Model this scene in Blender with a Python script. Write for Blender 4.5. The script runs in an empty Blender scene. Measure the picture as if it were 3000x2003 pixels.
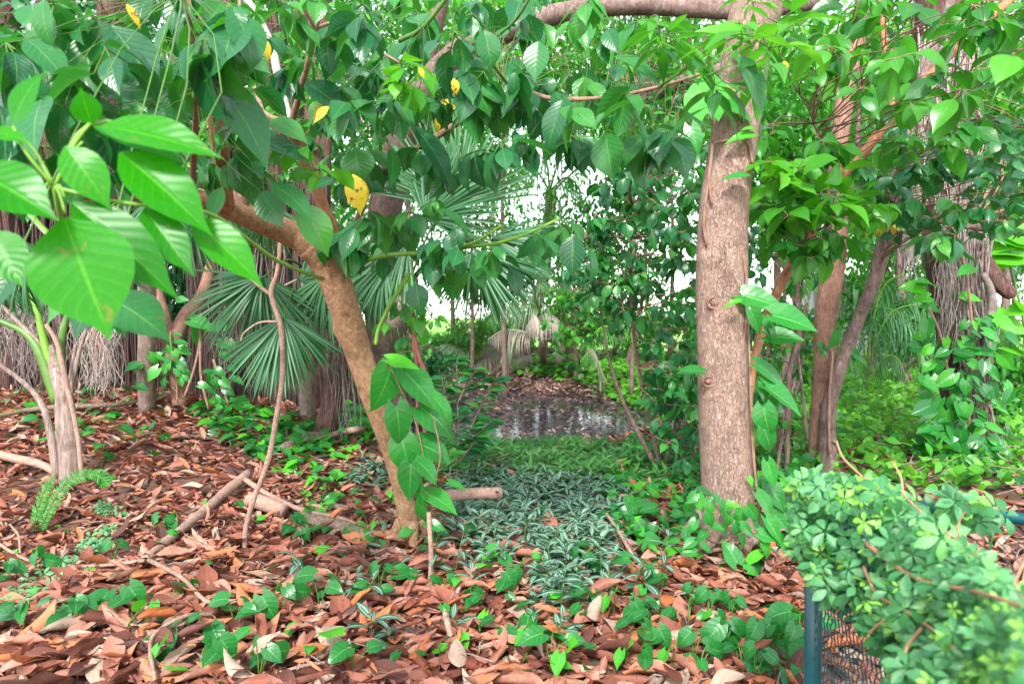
import bpy, math, random
import numpy as np
from mathutils import Vector, Matrix
rng = np.random.default_rng(7); random.seed(7)
R_ = math.radians
SC = bpy.context.scene
COL = SC.collection
# ------------------------------------------------------------------ camera, sky, sun, exposure
CAMZ = 1.25; FPX = 2182.0; PITCH = math.atan((1001.5-930)/FPX)
cam = bpy.data.cameras.new('camera'); camo = bpy.data.objects.new('camera', cam); COL.objects.link(camo)
camo.location = (0, 0, CAMZ); camo.rotation_euler = (math.pi/2-PITCH, 0, 0)
cam.sensor_width = 36; cam.lens = 36*FPX/3000; cam.clip_start = 0.05; cam.clip_end = 900
cam.dof.use_dof = True; cam.dof.focus_distance = 4.0; cam.dof.aperture_fstop = 4.5
SC.camera = camo
SUN_EL, SUN_AZ = R_(42), R_(190)
w = bpy.data.worlds.new("World"); SC.world = w; w.use_nodes = True
nt = w.node_tree; nt.nodes.clear()
sky = nt.nodes.new('ShaderNodeTexSky'); sky.sky_type = 'NISHITA'; sky.sun_disc = False
sky.sun_elevation = SUN_EL; sky.sun_rotation = SUN_AZ; sky.air_density = 1.0; sky.dust_density = 0.6; sky.ozone_density = 1
hs = nt.nodes.new('ShaderNodeHueSaturation'); hs.inputs['Saturation'].default_value = 0.32; hs.inputs['Value'].default_value = 1.0
bg = nt.nodes.new('ShaderNodeBackground'); bg.inputs['Strength'].default_value = 0.12
wo = nt.nodes.new('ShaderNodeOutputWorld')
nt.links.new(sky.outputs[0], hs.inputs['Color']); nt.links.new(hs.outputs[0], bg.inputs[0]); nt.links.new(bg.outputs[0], wo.inputs[0])
sl = bpy.data.lights.new('sun', 'SUN'); sl.energy = 1.5; sl.angle = R_(10); sl.color = (1, .96, .9)
so = bpy.data.objects.new('sun', sl); COL.objects.link(so)
sd = Vector((math.sin(SUN_AZ)*math.cos(SUN_EL), math.cos(SUN_AZ)*math.cos(SUN_EL), math.sin(SUN_EL)))
so.rotation_euler = sd.to_track_quat('Z', 'Y').to_euler()
SC.view_settings.view_transform = 'Standard'; SC.view_settings.look = 'None'; SC.view_settings.gamma = 1
SC.view_settings.exposure = 2.25
SC.render.engine = 'CYCLES'
SC.cycles.max_bounces = 8; SC.cycles.diffuse_bounces = 4; SC.cycles.glossy_bounces = 2; SC.cycles.transmission_bounces = 4
SC.cycles.caustics_reflective = False; SC.cycles.caustics_refractive = False

# ------------------------------------------------------------------ pixel <-> world helpers (a photo of 3000 x 2003)
cp, sp_ = math.cos(PITCH), math.sin(PITCH)
def rays(px, py):
    px = np.asarray(px, float); py = np.asarray(py, float)
    x = (px-1500)/FPX; u = (1001.5-py)/FPX
    d = np.stack([x, cp+u*sp_, u*cp-sp_], -1)
    return d/d[..., 1:2]
def P(px, py, D):
    return np.array([0, 0, CAMZ]) + rays(px, py)*np.asarray(D, float)[..., None]
def proj(p):
    r = p-np.array([0, 0, CAMZ]); f = r[..., 1]*cp-r[..., 2]*sp_; u = r[..., 1]*sp_+r[..., 2]*cp
    f = np.where(f < .05, .05, f)
    return 1500+FPX*r[..., 0]/f, 1001.5-FPX*u/f
def Z(k, x, y):      # positions noted on enlargements of the photo: a, b, c top row; d, e, f middle; g, h, i bottom; v whole
    ox, oy, s = {'a': (0, 0, .4464), 'b': (1000, 0, .4464), 'c': (2000, 0, .4464), 'd': (0, 650, .4464), 'e': (1000, 650, .4464),
                 'f': (2000, 650, .4464), 'g': (0, 1303, .4464), 'h': (1000, 1303, .4464), 'i': (2000, 1303, .4464), 'v': (0, 0, 1.277),
                 'm': (1200, 850, .2554), 'n': (0, 850, .2554), 'o': (2400, 650, .2554)}[k]
    return ox+x*s, oy+y*s
def S(t): t = np.clip(t, 0, 1); return t*t*(3-2*t)
def Hn(x, y):
    return (.03*np.sin(x*1.7+.5)*np.cos(y*1.3)+.018*np.sin(x*4.1+y*2.3)+.012*np.sin(x*7.3-y*5.1+1))
def H(x, y):
    x = np.asarray(x, float); y = np.asarray(y, float)
    e = np.sqrt(((x+.9)/3.4)**2+((y-12.3)/4.3)**2)
    dep = 1-S((e-.72)/.6)
    left = .42*S((y-3.8)/4.0)*S((-x-.2)/2.2)
    mound = .35*np.exp(-(((x-.3)/3.2)**2+((y-21)/3.2)**2))
    return left*(1-dep)-.5*dep+Hn(x, y)*np.clip(y/3, .3, 1)*np.where(y > 30, .5, 1)+mound
def ground(px, py):
    d = rays(px, py); ts = np.linspace(1.0, 70, 1400)
    p = np.array([0, 0, CAMZ])+d[..., None, :]*ts[:, None]
    below = p[..., 2] < H(p[..., 0], p[..., 1])
    i = np.where(below.any(-1), below.argmax(-1), len(ts)-1)
    t = ts[i]
    q = np.array([0, 0, CAMZ])+d*t[..., None]
    return np.stack([q[..., 0], q[..., 1], H(q[..., 0], q[..., 1])], -1)
def G(px, py, dz=0.0):
    q = ground(np.array([px]), np.array([py]))[0]; q[2] += dz; return q
def inpoly(px, py, poly):
    c = np.zeros(px.shape, bool); n = len(poly)
    for i in range(n):
        x1, y1 = poly[i]; x2, y2 = poly[(i+1) % n]
        if y1 == y2: continue
        k = ((y1 > py) != (y2 > py)) & (px < (x2-x1)*(py-y1)/(y2-y1)+x1); c ^= k
    return c
def polysample(poly, n):
    a = np.array(poly, float); lo, hi = a.min(0), a.max(0); out = np.zeros((0, 2))
    while len(out) < n:
        q = lo+rng.random((n*3, 2))*(hi-lo); out = np.vstack([out, q[inpoly(q[:, 0], q[:, 1], poly)]])
    return out[:n]
def scatter(poly, dens, x0, x1, y0, y1):
    n = int((x1-x0)*(y1-y0)*dens); x = x0+rng.random(n)*(x1-x0); y = y0+rng.random(n)*(y1-y0)
    p = np.stack([x, y, H(x, y)], -1)
    if poly is not None:
        a, b = proj(p); p = p[inpoly(a, b, poly)]
    return p
def nrm(v): return v/np.maximum(np.linalg.norm(v, axis=-1, keepdims=True), 1e-9)

# ------------------------------------------------------------------ mesh batch (all quads), leaves, tubes
class MB:
    def __init__(s): s.v = []; s.f = []; s.uv = []; s.r = []; s.m = []; s.n = 0
    def add(s, v, f, uv=None, r=0.5, m=0):
        v = np.asarray(v, float).reshape(-1, 3); f = np.asarray(f, np.int64).reshape(-1, 4)
        s.v.append(v); s.f.append(f+s.n); s.n += len(v)
        s.uv.append(np.zeros((len(v), 2)) if uv is None else np.asarray(uv, float).reshape(-1, 2))
        s.r.append(np.full(len(v), r) if np.isscalar(r) else np.asarray(r, float).reshape(-1))
        s.m.append(np.full(len(f), m, int))
    def build(s, name, mats, parent=None, loc=None):
        if not isinstance(mats, (list, tuple)): mats = [mats]
        V = np.vstack(s.v); F = np.vstack(s.f); U = np.vstack(s.uv); Rr = np.concatenate(s.r); M = np.concatenate(s.m)
        off = np.array(parent.location) if parent is not None else (np.array(loc, float) if loc is not None else np.zeros(3))
        if parent is not None and parent.parent is not None: off = off+np.array(parent.parent.location)
        V = V-off
        me = bpy.data.meshes.new(name); me.vertices.add(len(V)); me.vertices.foreach_set('co', V.astype(np.float32).ravel())
        me.loops.add(len(F)*4); me.loops.foreach_set('vertex_index', F.astype(np.int32).ravel())
        me.polygons.add(len(F)); me.polygons.foreach_set('loop_start', np.arange(0, len(F)*4, 4, dtype=np.int32))
        me.polygons.foreach_set('loop_total', np.full(len(F), 4, np.int32))
        me.polygons.foreach_set('material_index', M.astype(np.int32))
        me.polygons.foreach_set('use_smooth', np.ones(len(F), bool))
        me.update(calc_edges=True)
        ul = me.uv_layers.new(name='UVMap'); ul.data.foreach_set('uv', U[F.ravel()].astype(np.float32).ravel())
        at = me.attributes.new('rnd', 'FLOAT', 'POINT'); at.data.foreach_set('value', Rr.astype(np.float32))
        for m in mats: me.materials.append(m)
        o = bpy.data.objects.new(name, me); COL.objects.link(o)
        if parent is not None: o.parent = parent
        elif loc is not None: o.location = loc
        return o
def tag(o, label=None, cat=None, group=None, kind=None):
    if label: o['label'] = label
    if cat: o['category'] = cat
    if group: o['group'] = group
    if kind: o['kind'] = kind
    return o
def thing(name, label, cat, loc, group=None):
    o = bpy.data.objects.new(name, None); COL.objects.link(o); o.location = tuple(float(a) for a in loc); o.empty_display_size = .1
    return tag(o, label, cat, group)

PROF = {
 'ovate': [(0, .02), (.06, .09), (.15, .19), (.28, .265), (.42, .285), (.56, .26), (.7, .19), (.8, .11), (.87, .055), (.93, .028), (1, .004)],
 'obov':  [(0, .015), (.1, .07), (.25, .15), (.42, .22), (.58, .25), (.72, .215), (.83, .13), (.9, .06), (.95, .028), (1, .004)],
 'heart': [(0, .16), (.06, .29), (.15, .37), (.28, .40), (.42, .37), (.56, .30), (.7, .21), (.82, .12), (.92, .05), (1, .004)],
 'lance': [(0, .01), (.1, .055), (.25, .115), (.45, .15), (.62, .125), (.8, .07), (.92, .03), (1, .003)],
 'ellip': [(0, .012), (.08, .08), (.2, .15), (.35, .205), (.5, .22), (.65, .20), (.8, .13), (.92, .06), (1, .006)],
 'round': [(0, .06), (.08, .24), (.2, .35), (.4, .43), (.6, .42), (.75, .33), (.88, .2), (.96, .09), (1, .02)],
 'blade': [(0, .01), (.15, .02), (.4, .024), (.7, .018), (.9, .009), (1, .001)],
 'herb':  [(0, .01), (.2, .08), (.45, .11), (.7, .08), (.9, .03), (1, .003)],
}
def leaf_t(shape, nv=7, nu=4, fold=.25, droop=.6, wave=.03, curl=0.0, twist=0.0, ph=0.0):
    v = np.linspace(0, 1, nv+1); prof = np.array(PROF[shape]); wd = np.interp(v, prof[:, 0], prof[:, 1])
    u = np.linspace(-1, 1, nu+1)
    th = droop*(v**1.1); dy = np.diff(v, prepend=0)
    cy = np.cumsum(np.cos(th)*dy); cz = -np.cumsum(np.sin(th)*dy)
    X = np.zeros((nv+1, nu+1, 3)); UV = np.zeros((nv+1, nu+1, 2))
    for i in range(nv+1):
        ca, sa = math.cos(th[i]), math.sin(th[i])
        for j in range(nu+1):
            uu = u[j]; x = uu*wd[i]
            if curl: a = curl*uu*wd[i]/.22; rad = .22/curl; x = rad*math.sin(a); zz = rad*(1-math.cos(a))
            else: zz = 0
            zz += fold*abs(uu)*wd[i]+wave*abs(uu)*math.sin(v[i]*11+ph+(1.3 if uu > 0 else 0))*(.1+wd[i]*2)
            if twist:
                t = twist*v[i]; x, zz = x*math.cos(t)-zz*math.sin(t), x*math.sin(t)+zz*math.cos(t)
            back = -.24*abs(uu)**1.5*max(0, 1-v[i]/.3)**2 if shape == 'heart' else 0
            X[i, j] = (x, cy[i]+back*ca+zz*sa, cz[i]+zz*ca); UV[i, j] = (uu*.5+.5, v[i])
    F = []
    for i in range(nv):
        for j in range(nu):
            a = i*(nu+1)+j; F.append((a, a+1, a+nu+2, a+nu+1))
    return X.reshape(-1, 3), np.array(F), UV.reshape(-1, 2)
def tset(shape, n=4, nv=7, nu=4, fold=(.1, .4), droop=(.2, 1.1), wave=.03, curl=(0, 0), twist=0):
    out = []
    for k in range(n):
        t = k/max(1, n-1); q = random.random()
        out.append(leaf_t(shape, nv, nu, fold[0]+(fold[1]-fold[0])*q, droop[0]+(droop[1]-droop[0])*t, wave, curl[0]+(curl[1]-curl[0])*random.random(), twist*(random.random()*2-1), random.random()*6))
    return out
def leaves(b, T, pos, dr, up, size, rnd=None, wsc=None, m=0):
    pos = np.asarray(pos, float).reshape(-1, 3); N = len(pos)
    if N == 0: return
    dr = nrm(np.broadcast_to(np.asarray(dr, float), (N, 3))); up = np.broadcast_to(np.asarray(up, float), (N, 3))
    size = np.broadcast_to(np.asarray(size, float), (N,)); rnd = rng.random(N) if rnd is None else np.broadcast_to(np.asarray(rnd, float), (N,))
    wsc = (.85+.3*rng.random(N)) if wsc is None else np.broadcast_to(np.asarray(wsc, float), (N,))
    z = up-(up*dr).sum(-1, keepdims=True)*dr
    bad = np.linalg.norm(z, axis=-1) < .05; z[bad] = np.cross(dr[bad], [1, .2, .1]); z = nrm(z); x = np.cross(dr, z)
    k = rng.integers(0, len(T), N)
    for i, (tv, tf, tuv) in enumerate(T):
        q = np.where(k == i)[0]
        if not len(q): continue
        s = size[q][:, None, None]
        V = pos[q][:, None, :]+s*(wsc[q][:, None, None]*tv[None, :, 0:1]*x[q][:, None, :]+tv[None, :, 1:2]*dr[q][:, None, :]+tv[None, :, 2:3]*z[q][:, None, :])
        F = tf[None]+(np.arange(len(q))*len(tv))[:, None, None]
        b.add(V, F, np.tile(tuv, (len(q), 1)), np.repeat(rnd[q], len(tv)), m)
def catmull(p, n):
    p = np.asarray(p, float); q = np.vstack([2*p[0]-p[1], p, 2*p[-1]-p[-2]]); out = []
    for i in range(1, len(q)-2):
        for t in np.linspace(0, 1, n, endpoint=False):
            a, b_, c, d = q[i-1], q[i], q[i+1], q[i+2]
            out.append(.5*(2*b_+(c-a)*t+(2*a-5*b_+4*c-d)*t*t+(3*b_-a-3*c+d)*t**3))
    out.append(q[-2]); return np.array(out)
def tube(b, path, rad, sides=10, n=6, lump=.0, m=0, seed=0, rnd=.5, cap=True, knots=(), flute=0.0):
    path = np.asarray(path, float); rad = np.asarray(rad, float)
    pr = catmull(np.hstack([path, rad[:, None]]), n) if len(path) > 2 or n > 1 else np.hstack([path, rad[:, None]])
    C = pr[:, :3]; r = np.abs(pr[:, 3]); K = len(C)
    T = nrm(np.gradient(C, axis=0)); N = np.zeros_like(T); ref = np.array([1., .3, 0]); ref = ref if abs(T[0]@nrm(ref)) < .9 else np.array([0, 0, 1.])
    N[0] = nrm(ref-(ref@T[0])*T[0])
    for i in range(1, K): a = N[i-1]-(N[i-1]@T[i])*T[i]; N[i] = a/np.linalg.norm(a)
    Bn = np.cross(T, N); a = np.arange(sides)/sides*2*math.pi
    L = np.concatenate([[0], np.cumsum(np.linalg.norm(np.diff(C, axis=0), axis=1))])
    rr = r[:, None]*np.ones((1, sides))
    if lump:
        A, Lm = np.meshgrid(a, L/max(r.mean(), 1e-3))
        rr = rr*(1+lump*(np.sin(A*2+Lm*.35+seed)*.5+np.sin(A*3-Lm*.22+seed*2)*.35+np.sin(Lm*.6+seed*3+A)*.4+np.sin(A*5+Lm*.9+seed)*.18))
    if flute:
        A, Lm = np.meshgrid(a, L); rr = rr*(1+flute*np.abs(np.sin(A*4+Lm*.8+seed)))
    for (kt, ka, ks, kh) in knots:     # knob / swelling: position 0..1, angle, size, height
        A, Lm = np.meshgrid(a, L/L[-1]); da = np.angle(np.exp(1j*(A-ka)))
        rr = rr+r[:, None]*kh*np.exp(-((Lm-kt)*L[-1]/ks)**2-(da*r.mean()/ks)**2)
    V = C[:, None, :]+rr[..., None]*(np.cos(a)[None, :, None]*N[:, None, :]+np.sin(a)[None, :, None]*Bn[:, None, :])
    uv = np.stack(np.meshgrid(np.arange(sides)/sides, L), -1)
    i, j = np.meshgrid(np.arange(K-1), np.arange(sides), indexing='ij'); jn = (j+1) % sides
    F = np.stack([i*sides+j, i*sides+jn, (i+1)*sides+jn, (i+1)*sides+j], -1).reshape(-1, 4)
    V = V.reshape(-1, 3); uv = uv.reshape(-1, 2)
    if cap:
        for e, base in ((0, 0), (K-1, (K-1)*sides)):
            c0 = len(V); V = np.vstack([V, C[e][None]+(V[base:base+sides]-C[e])*.02]); uv = np.vstack([uv, uv[base:base+sides]])
            jj = np.arange(sides); jn2 = (jj+1) % sides
            q = np.stack([base+jj, base+jn2, c0+jn2, c0+jj], -1)
            F = np.vstack([F, q if e else q[:, ::-1]])
    b.add(V, F, uv, rnd, m)
    return C
def tubes_v(b, paths, rad, sides=4, m=0, rnd=None):
    paths = np.asarray(paths, float); N, K, _ = paths.shape
    if N == 0: return
    rad = np.asarray(rad, float); rad = np.broadcast_to(rad.reshape(N, -1) if rad.ndim else rad, (N, K)) if rad.ndim < 2 or rad.shape != (N, K) else rad
    D = nrm(paths[:, -1]-paths[:, 0]); ref = np.where(np.abs(D[:, 2:3]) > .8, np.array([[1., 0, 0]]), np.array([[0, 0, 1.]]))
    n = nrm(ref-(ref*D).sum(-1, keepdims=True)*D); bi = np.cross(D, n); a = np.arange(sides)/sides*2*math.pi
    V = paths[:, :, None, :]+rad[:, :, None, None]*(np.cos(a)[None, None, :, None]*n[:, None, None, :]+np.sin(a)[None, None, :, None]*bi[:, None, None, :])
    i, j = np.meshgrid(np.arange(K-1), np.arange(sides), indexing='ij'); jn = (j+1) % sides
    f = np.stack([i*sides+j, i*sides+jn, (i+1)*sides+jn, (i+1)*sides+j], -1).reshape(-1, 4)
    F = f[None]+(np.arange(N)*K*sides)[:, None, None]
    rnd = rng.random(N) if rnd is None else np.broadcast_to(rnd, (N,))
    b.add(V, F, None, np.repeat(rnd, K*sides), m)
def pxpath(pts):          # (px, py, width px, D) -> 3D path and radii
    a = np.array(pts, float); return P(a[:, 0], a[:, 1], a[:, 3]), a[:, 2]/2*a[:, 3]/FPX

# ------------------------------------------------------------------ materials
def newmat(name):
    m = bpy.data.materials.new(name); m.use_nodes = True; t = m.node_tree; t.nodes.clear(); return m, t
def N_(t, kind, **kw):
    n = t.nodes.new(kind)
    for k, v in kw.items():
        if k in n.inputs: n.inputs[k].default_value = v
        else: setattr(n, k, v)
    return n
def mth(t, op, a, b=None, c=None):
    n = t.nodes.new('ShaderNodeMath'); n.operation = op
    for i, q in enumerate((a, b, c)):
        if q is None: continue
        if isinstance(q, (int, float)): n.inputs[i].default_value = q
        else: t.links.new(q, n.inputs[i])
    return n.outputs[0]
def ramp(t, fac, cols):
    n = t.nodes.new('ShaderNodeValToRGB'); e = n.color_ramp.elements
    while len(e) < len(cols): e.new(.5)
    for i, c in enumerate(cols):
        p, col = c if isinstance(c[1], tuple) else (i/(len(cols)-1), c)
        e[i].position = p; e[i].color = (*col, 1)
    t.links.new(fac, n.inputs[0]); return n.outputs[0]
def mixc(t, fac, a, b, mode='MIX'):
    n = t.nodes.new('ShaderNodeMix'); n.data_type = 'RGBA'; n.blend_type = mode
    if isinstance(fac, (int, float)): n.inputs[0].default_value = fac
    else: t.links.new(fac, n.inputs[0])
    for i, q in ((6, a), (7, b)):
        if isinstance(q, tuple): n.inputs[i].default_value = (*q, 1)
        else: t.links.new(q, n.inputs[i])
    return n.outputs[2]
def leafmat(name, cols, rough=.35, trans=.35, tcol=(.18, .5, .03), vein=.35, nside=14, spots=0.0, stripes=None, spec=.5, bump=.25, veincol=(.25, .45, .12), under=None):
    m, t = newmat(name); L = t.links
    at = N_(t, 'ShaderNodeAttribute', attribute_name='rnd'); uv = N_(t, 'ShaderNodeUVMap'); sx = N_(t, 'ShaderNodeSeparateXYZ'); L.new(uv.outputs[0], sx.inputs[0])
    col = ramp(t, at.outputs['Fac'], cols)
    u = mth(t, 'ABSOLUTE', mth(t, 'SUBTRACT', sx.outputs[0], .5)); v = sx.outputs[1]
    mid = mth(t, 'SUBTRACT', 1, mth(t, 'SMOOTH_MIN', mth(t, 'DIVIDE', u, .03), 1, .1)); mid = mth(t, 'MAXIMUM', mid, 0)
    sv = mth(t, 'SINE', mth(t, 'MULTIPLY', mth(t, 'SUBTRACT', v, mth(t, 'MULTIPLY', u, .45)), nside*6.283))
    svm = mth(t, 'POWER', mth(t, 'MAXIMUM', sv, 0), 30)
    vm = mth(t, 'MINIMUM', mth(t, 'ADD', mid, mth(t, 'MULTIPLY', svm, .4)), 1)
    col = mixc(t, mth(t, 'MULTIPLY', vm, vein), col, veincol)
    if stripes:
        s1 = mth(t, 'ABSOLUTE', mth(t, 'SUBTRACT', u, .17)); s1 = mth(t, 'SUBTRACT', 1, mth(t, 'MINIMUM', mth(t, 'DIVIDE', s1, .11), 1)); s1 = mth(t, 'MINIMUM', mth(t, 'MULTIPLY', s1, 1.8), 1)
        col = mixc(t, mth(t, 'MULTIPLY', s1, .85), col, stripes)
    tc = N_(t, 'ShaderNodeTexCoord')
    nz = N_(t, 'ShaderNodeTexNoise', Scale=9.0, Detail=3.0); L.new(tc.outputs['Object'], nz.inputs[0])
    col = mixc(t, .35, col, ramp(t, nz.outputs[0], [(.3, .3, .3), (1, 1, 1), (1.0, 1.0, 1.0)]), 'MULTIPLY') if spots == 0 else col
    if spots:
        n2 = N_(t, 'ShaderNodeTexNoise', Scale=60.0, Detail=4.0); L.new(tc.outputs['Object'], n2.inputs[0])
        col = mixc(t, mth(t, 'MULTIPLY', mth(t, 'GREATER_THAN', n2.outputs[0], .62), spots), col, (.06, .03, .015))
        n3 = N_(t, 'ShaderNodeTexNoise', Scale=14.0, Detail=5.0); L.new(tc.outputs['Object'], n3.inputs[0])
        col = mixc(t, .55, col, ramp(t, n3.outputs[0], [(.3, (.45, .45, .45)), (.7, (1.0, 1.0, 1.0))]), 'MULTIPLY')
    if spots == 0:
        nb = N_(t, 'ShaderNodeTexNoise', Scale=38.0, Detail=3.0); L.new(tc.outputs['Object'], nb.inputs[0])
        col = mixc(t, mth(t, 'MULTIPLY', ramp(t, nb.outputs[0], [(.67, (0., 0., 0.)), (.72, (1., 1., 1.))]), .65), col, (.20, .16, .03))
        nf = N_(t, 'ShaderNodeTexNoise', Scale=160.0, Detail=2.0); L.new(tc.outputs['Object'], nf.inputs[0])
        col = mixc(t, .4, col, ramp(t, nf.outputs[0], [(.3, (.6, .6, .6)), (.6, (1., 1., 1.))]), 'MULTIPLY')
    p = N_(t, 'ShaderNodeBsdfPrincipled', Roughness=rough); L.new(col, p.inputs['Base Color']); p.inputs['Specular IOR Level'].default_value = spec
    hgt = mth(t, 'ADD', mth(t, 'MULTIPLY', sv, .5), mth(t, 'MULTIPLY', mid, -1.5))
    bp = N_(t, 'ShaderNodeBump', Strength=bump*.45, Distance=.0018); L.new(hgt, bp.inputs['Height']); L.new(bp.outputs[0], p.inputs['Normal'])
    out = N_(t, 'ShaderNodeOutputMaterial')
    if trans > 0:
        tr = N_(t, 'ShaderNodeBsdfTranslucent'); tcm = mixc(t, .5, col, tcol); L.new(tcm, tr.inputs[0])
        mx = N_(t, 'ShaderNodeMixShader'); mx.inputs[0].default_value = trans; L.new(p.outputs[0], mx.inputs[1]); L.new(tr.outputs[0], mx.inputs[2]); L.new(mx.outputs[0], out.inputs[0])
    else: L.new(p.outputs[0], out.inputs[0])
    return m
def barkmat(name, c1, c2, c3, scale=14.0, stretch=.22, bump=.8, spots=.5, rough=.85, ring=0.0, moss=None):
    m, t = newmat(name); L = t.links
    tc = N_(t, 'ShaderNodeTexCoord'); mp = N_(t, 'ShaderNodeMapping'); mp.inputs['Scale'].default_value = (1, 1, stretch); L.new(tc.outputs['Object'], mp.inputs[0])
    n1 = N_(t, 'ShaderNodeTexNoise', Scale=scale*3, Detail=6.0, Roughness=.65, Distortion=.6); L.new(mp.outputs[0], n1.inputs[0])
    n2 = N_(t, 'ShaderNodeTexNoise', Scale=scale*.35, Detail=4.0, Roughness=.6); L.new(tc.outputs['Object'], n2.inputs[0])
    vo = N_(t, 'ShaderNodeTexVoronoi', Scale=scale*4.5, feature='DISTANCE_TO_EDGE'); 
    dm = N_(t, 'ShaderNodeMix'); dm.data_type = 'VECTOR'; dm.inputs[0].default_value = .06; L.new(mp.outputs[0], dm.inputs[4]); L.new(n1.outputs['Color'], dm.inputs[5]); L.new(dm.outputs[1], vo.inputs[0])
    col = ramp(t, n1.outputs[0], [(.25, c2), (.5, c1), (.75, c3)])
    col = mixc(t, .6, col, ramp(t, n2.outputs[0], [(.34, (.42, .36, .34)), (.5, (1., 1., 1.)), (.62, (1., .9, .84)), (.72, (1., 1., 1.))]), 'MULTIPLY')
    crack = ramp(t, vo.outputs['Distance'], [(0, (.35, .3, .28)), (.09, (1., 1., 1.))])
    col = mixc(t, .55, col, crack, 'MULTIPLY')
    n3 = N_(t, 'ShaderNodeTexNoise', Scale=scale*1.1, Detail=2.0); L.new(tc.outputs['Object'], n3.inputs[0])
    col = mixc(t, mth(t, 'MULTIPLY', ramp(t, n3.outputs[0], [(.66, (0., 0., 0.)), (.74, (1., 1., 1.))]), spots), col, tuple(q*.45 for q in c2))
    if moss:
        n4 = N_(t, 'ShaderNodeTexNoise', Scale=scale*.8, Detail=5.0); L.new(tc.outputs['Object'], n4.inputs[0])
        col = mixc(t, mth(t, 'MULTIPLY', ramp(t, n4.outputs[0], [(.5, (0., 0., 0.)), (.62, (1., 1., 1.))]), .6), col, moss)
    p = N_(t, 'ShaderNodeBsdfPrincipled', Roughness=rough); L.new(col, p.inputs['Base Color']); p.inputs['Specular IOR Level'].default_value = .25
    hh = mth(t, 'ADD', mth(t, 'MULTIPLY', n1.outputs[0], 1.2), mth(t, 'MULTIPLY', mth(t, 'MINIMUM', vo.outputs['Distance'], .12), 5))
    bp = N_(t, 'ShaderNodeBump', Strength=bump, Distance=.006); L.new(hh, bp.inputs['Height']); L.new(bp.outputs[0], p.inputs['Normal'])
    out = N_(t, 'ShaderNodeOutputMaterial'); L.new(p.outputs[0], out.inputs[0]); return m
def plain(name, c, rough=.5, metal=0, noise=.3, scale=20.0, c2=None):
    m, t = newmat(name); L = t.links; tc = N_(t, 'ShaderNodeTexCoord'); n = N_(t, 'ShaderNodeTexNoise', Scale=scale, Detail=5.0); L.new(tc.outputs['Object'], n.inputs[0])
    c2 = c2 or tuple(q*(1-noise) for q in c); col = ramp(t, n.outputs[0], [(.3, c2), (.65, c)])
    p = N_(t, 'ShaderNodeBsdfPrincipled', Roughness=rough, Metallic=metal); L.new(col, p.inputs['Base Color'])
    bp = N_(t, 'ShaderNodeBump', Strength=.3, Distance=.003); L.new(n.outputs[0], bp.inputs['Height']); L.new(bp.outputs[0], p.inputs['Normal'])
    out = N_(t, 'ShaderNodeOutputMaterial'); L.new(p.outputs[0], out.inputs[0]); return m

YELL = (.75, .55, .03)
M = {}
M['near'] = leafmat('bright_young_leaf', [(.008, .14, .003), (.014, .19, .004), (.026, .24, .005)], rough=.3, trans=.34, tcol=(.10, .75, .003), vein=.5, nside=9, bump=.22, veincol=(.14, .48, .02), spec=.2)
M['dark'] = leafmat('dark_green_leaf', [(.008, .08, .034), (.015, .13, .043), (.026, .18, .038), (.06, .28, .032)], rough=.3, trans=.28, tcol=(.10, .6, .015), vein=.4, nside=9, bump=.5)
M['mid'] = leafmat('green_leaf', [(.012, .10, .02), (.024, .175, .024), (.05, .26, .024), (.11, .42, .03)], rough=.34, trans=.36, tcol=(.14, .7, .015), vein=.3, nside=8)
M['lime'] = leafmat('lime_green_leaf', [(.025, .18, .012), (.06, .32, .015), (.14, .48, .03)], rough=.4, trans=.4, tcol=(.25, .85, .02), vein=.3, nside=8)
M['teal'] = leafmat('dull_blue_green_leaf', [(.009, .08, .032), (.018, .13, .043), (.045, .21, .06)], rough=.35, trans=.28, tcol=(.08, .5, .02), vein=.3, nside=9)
M['yellow'] = leafmat('yellow_leaf', [(.5, .38, .02), (.8, .55, .03), (.75, .62, .06)], rough=.5, trans=.3, tcol=(.9, .6, .02), vein=.2, spots=.9)
M['heart'] = leafmat('heart_vine_leaf', [(.010, .105, .026), (.018, .18, .032), (.032, .26, .036), (.09, .48, .02)], rough=.28, trans=.28, tcol=(.10, .7, .015), vein=.65, nside=6, bump=.4, veincol=(.2, .55, .12))
M['litter'] = leafmat('dry_brown_leaf', [(0, (.06, .028, .025)), (.14, (.15, .048, .032)), (.36, (.31, .10, .064)), (.56, (.43, .17, .115)), (.74, (.50, .26, .19)), (.82, (.56, .17, .05)), (.92, (.40, .30, .24)), (1, (.52, .38, .28))],
                      rough=.6, trans=.12, tcol=(.5, .22, .08), vein=.3, nside=10, spots=.5, veincol=(.6, .36, .22), spec=.35)
M['wet'] = leafmat('wet_brown_leaf', [(0, (.035, .026, .032)), (.4, (.12, .08, .09)), (.75, (.32, .21, .2)), (.93, (.42, .28, .22)), (1, (.7, .22, .03))], rough=.35, trans=.05, vein=.2, spots=.5)
M['farlit'] = leafmat('pale_brown_leaf', [(0, (.20, .11, .10)), (.5, (.46, .29, .26)), (1, (.64, .48, .43))], rough=.6, trans=.1, tcol=(.5, .25, .1), vein=.1)
M['zebra'] = leafmat('striped_leaf', [(.018, .085, .045), (.03, .12, .06), (.05, .15, .075)], rough=.36, trans=.2, tcol=(.1, .4, .06), vein=.35, nside=0, stripes=(.34, .46, .38), veincol=(.08, .3, .08))
M['palm'] = leafmat('palm_blade', [(.018, .095, .03), (.04, .16, .06), (.10, .26, .12), (.03, .17, .018)], rough=.4, trans=.3, tcol=(.2, .6, .08), vein=.3, nside=0, veincol=(.2, .4, .15))
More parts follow.
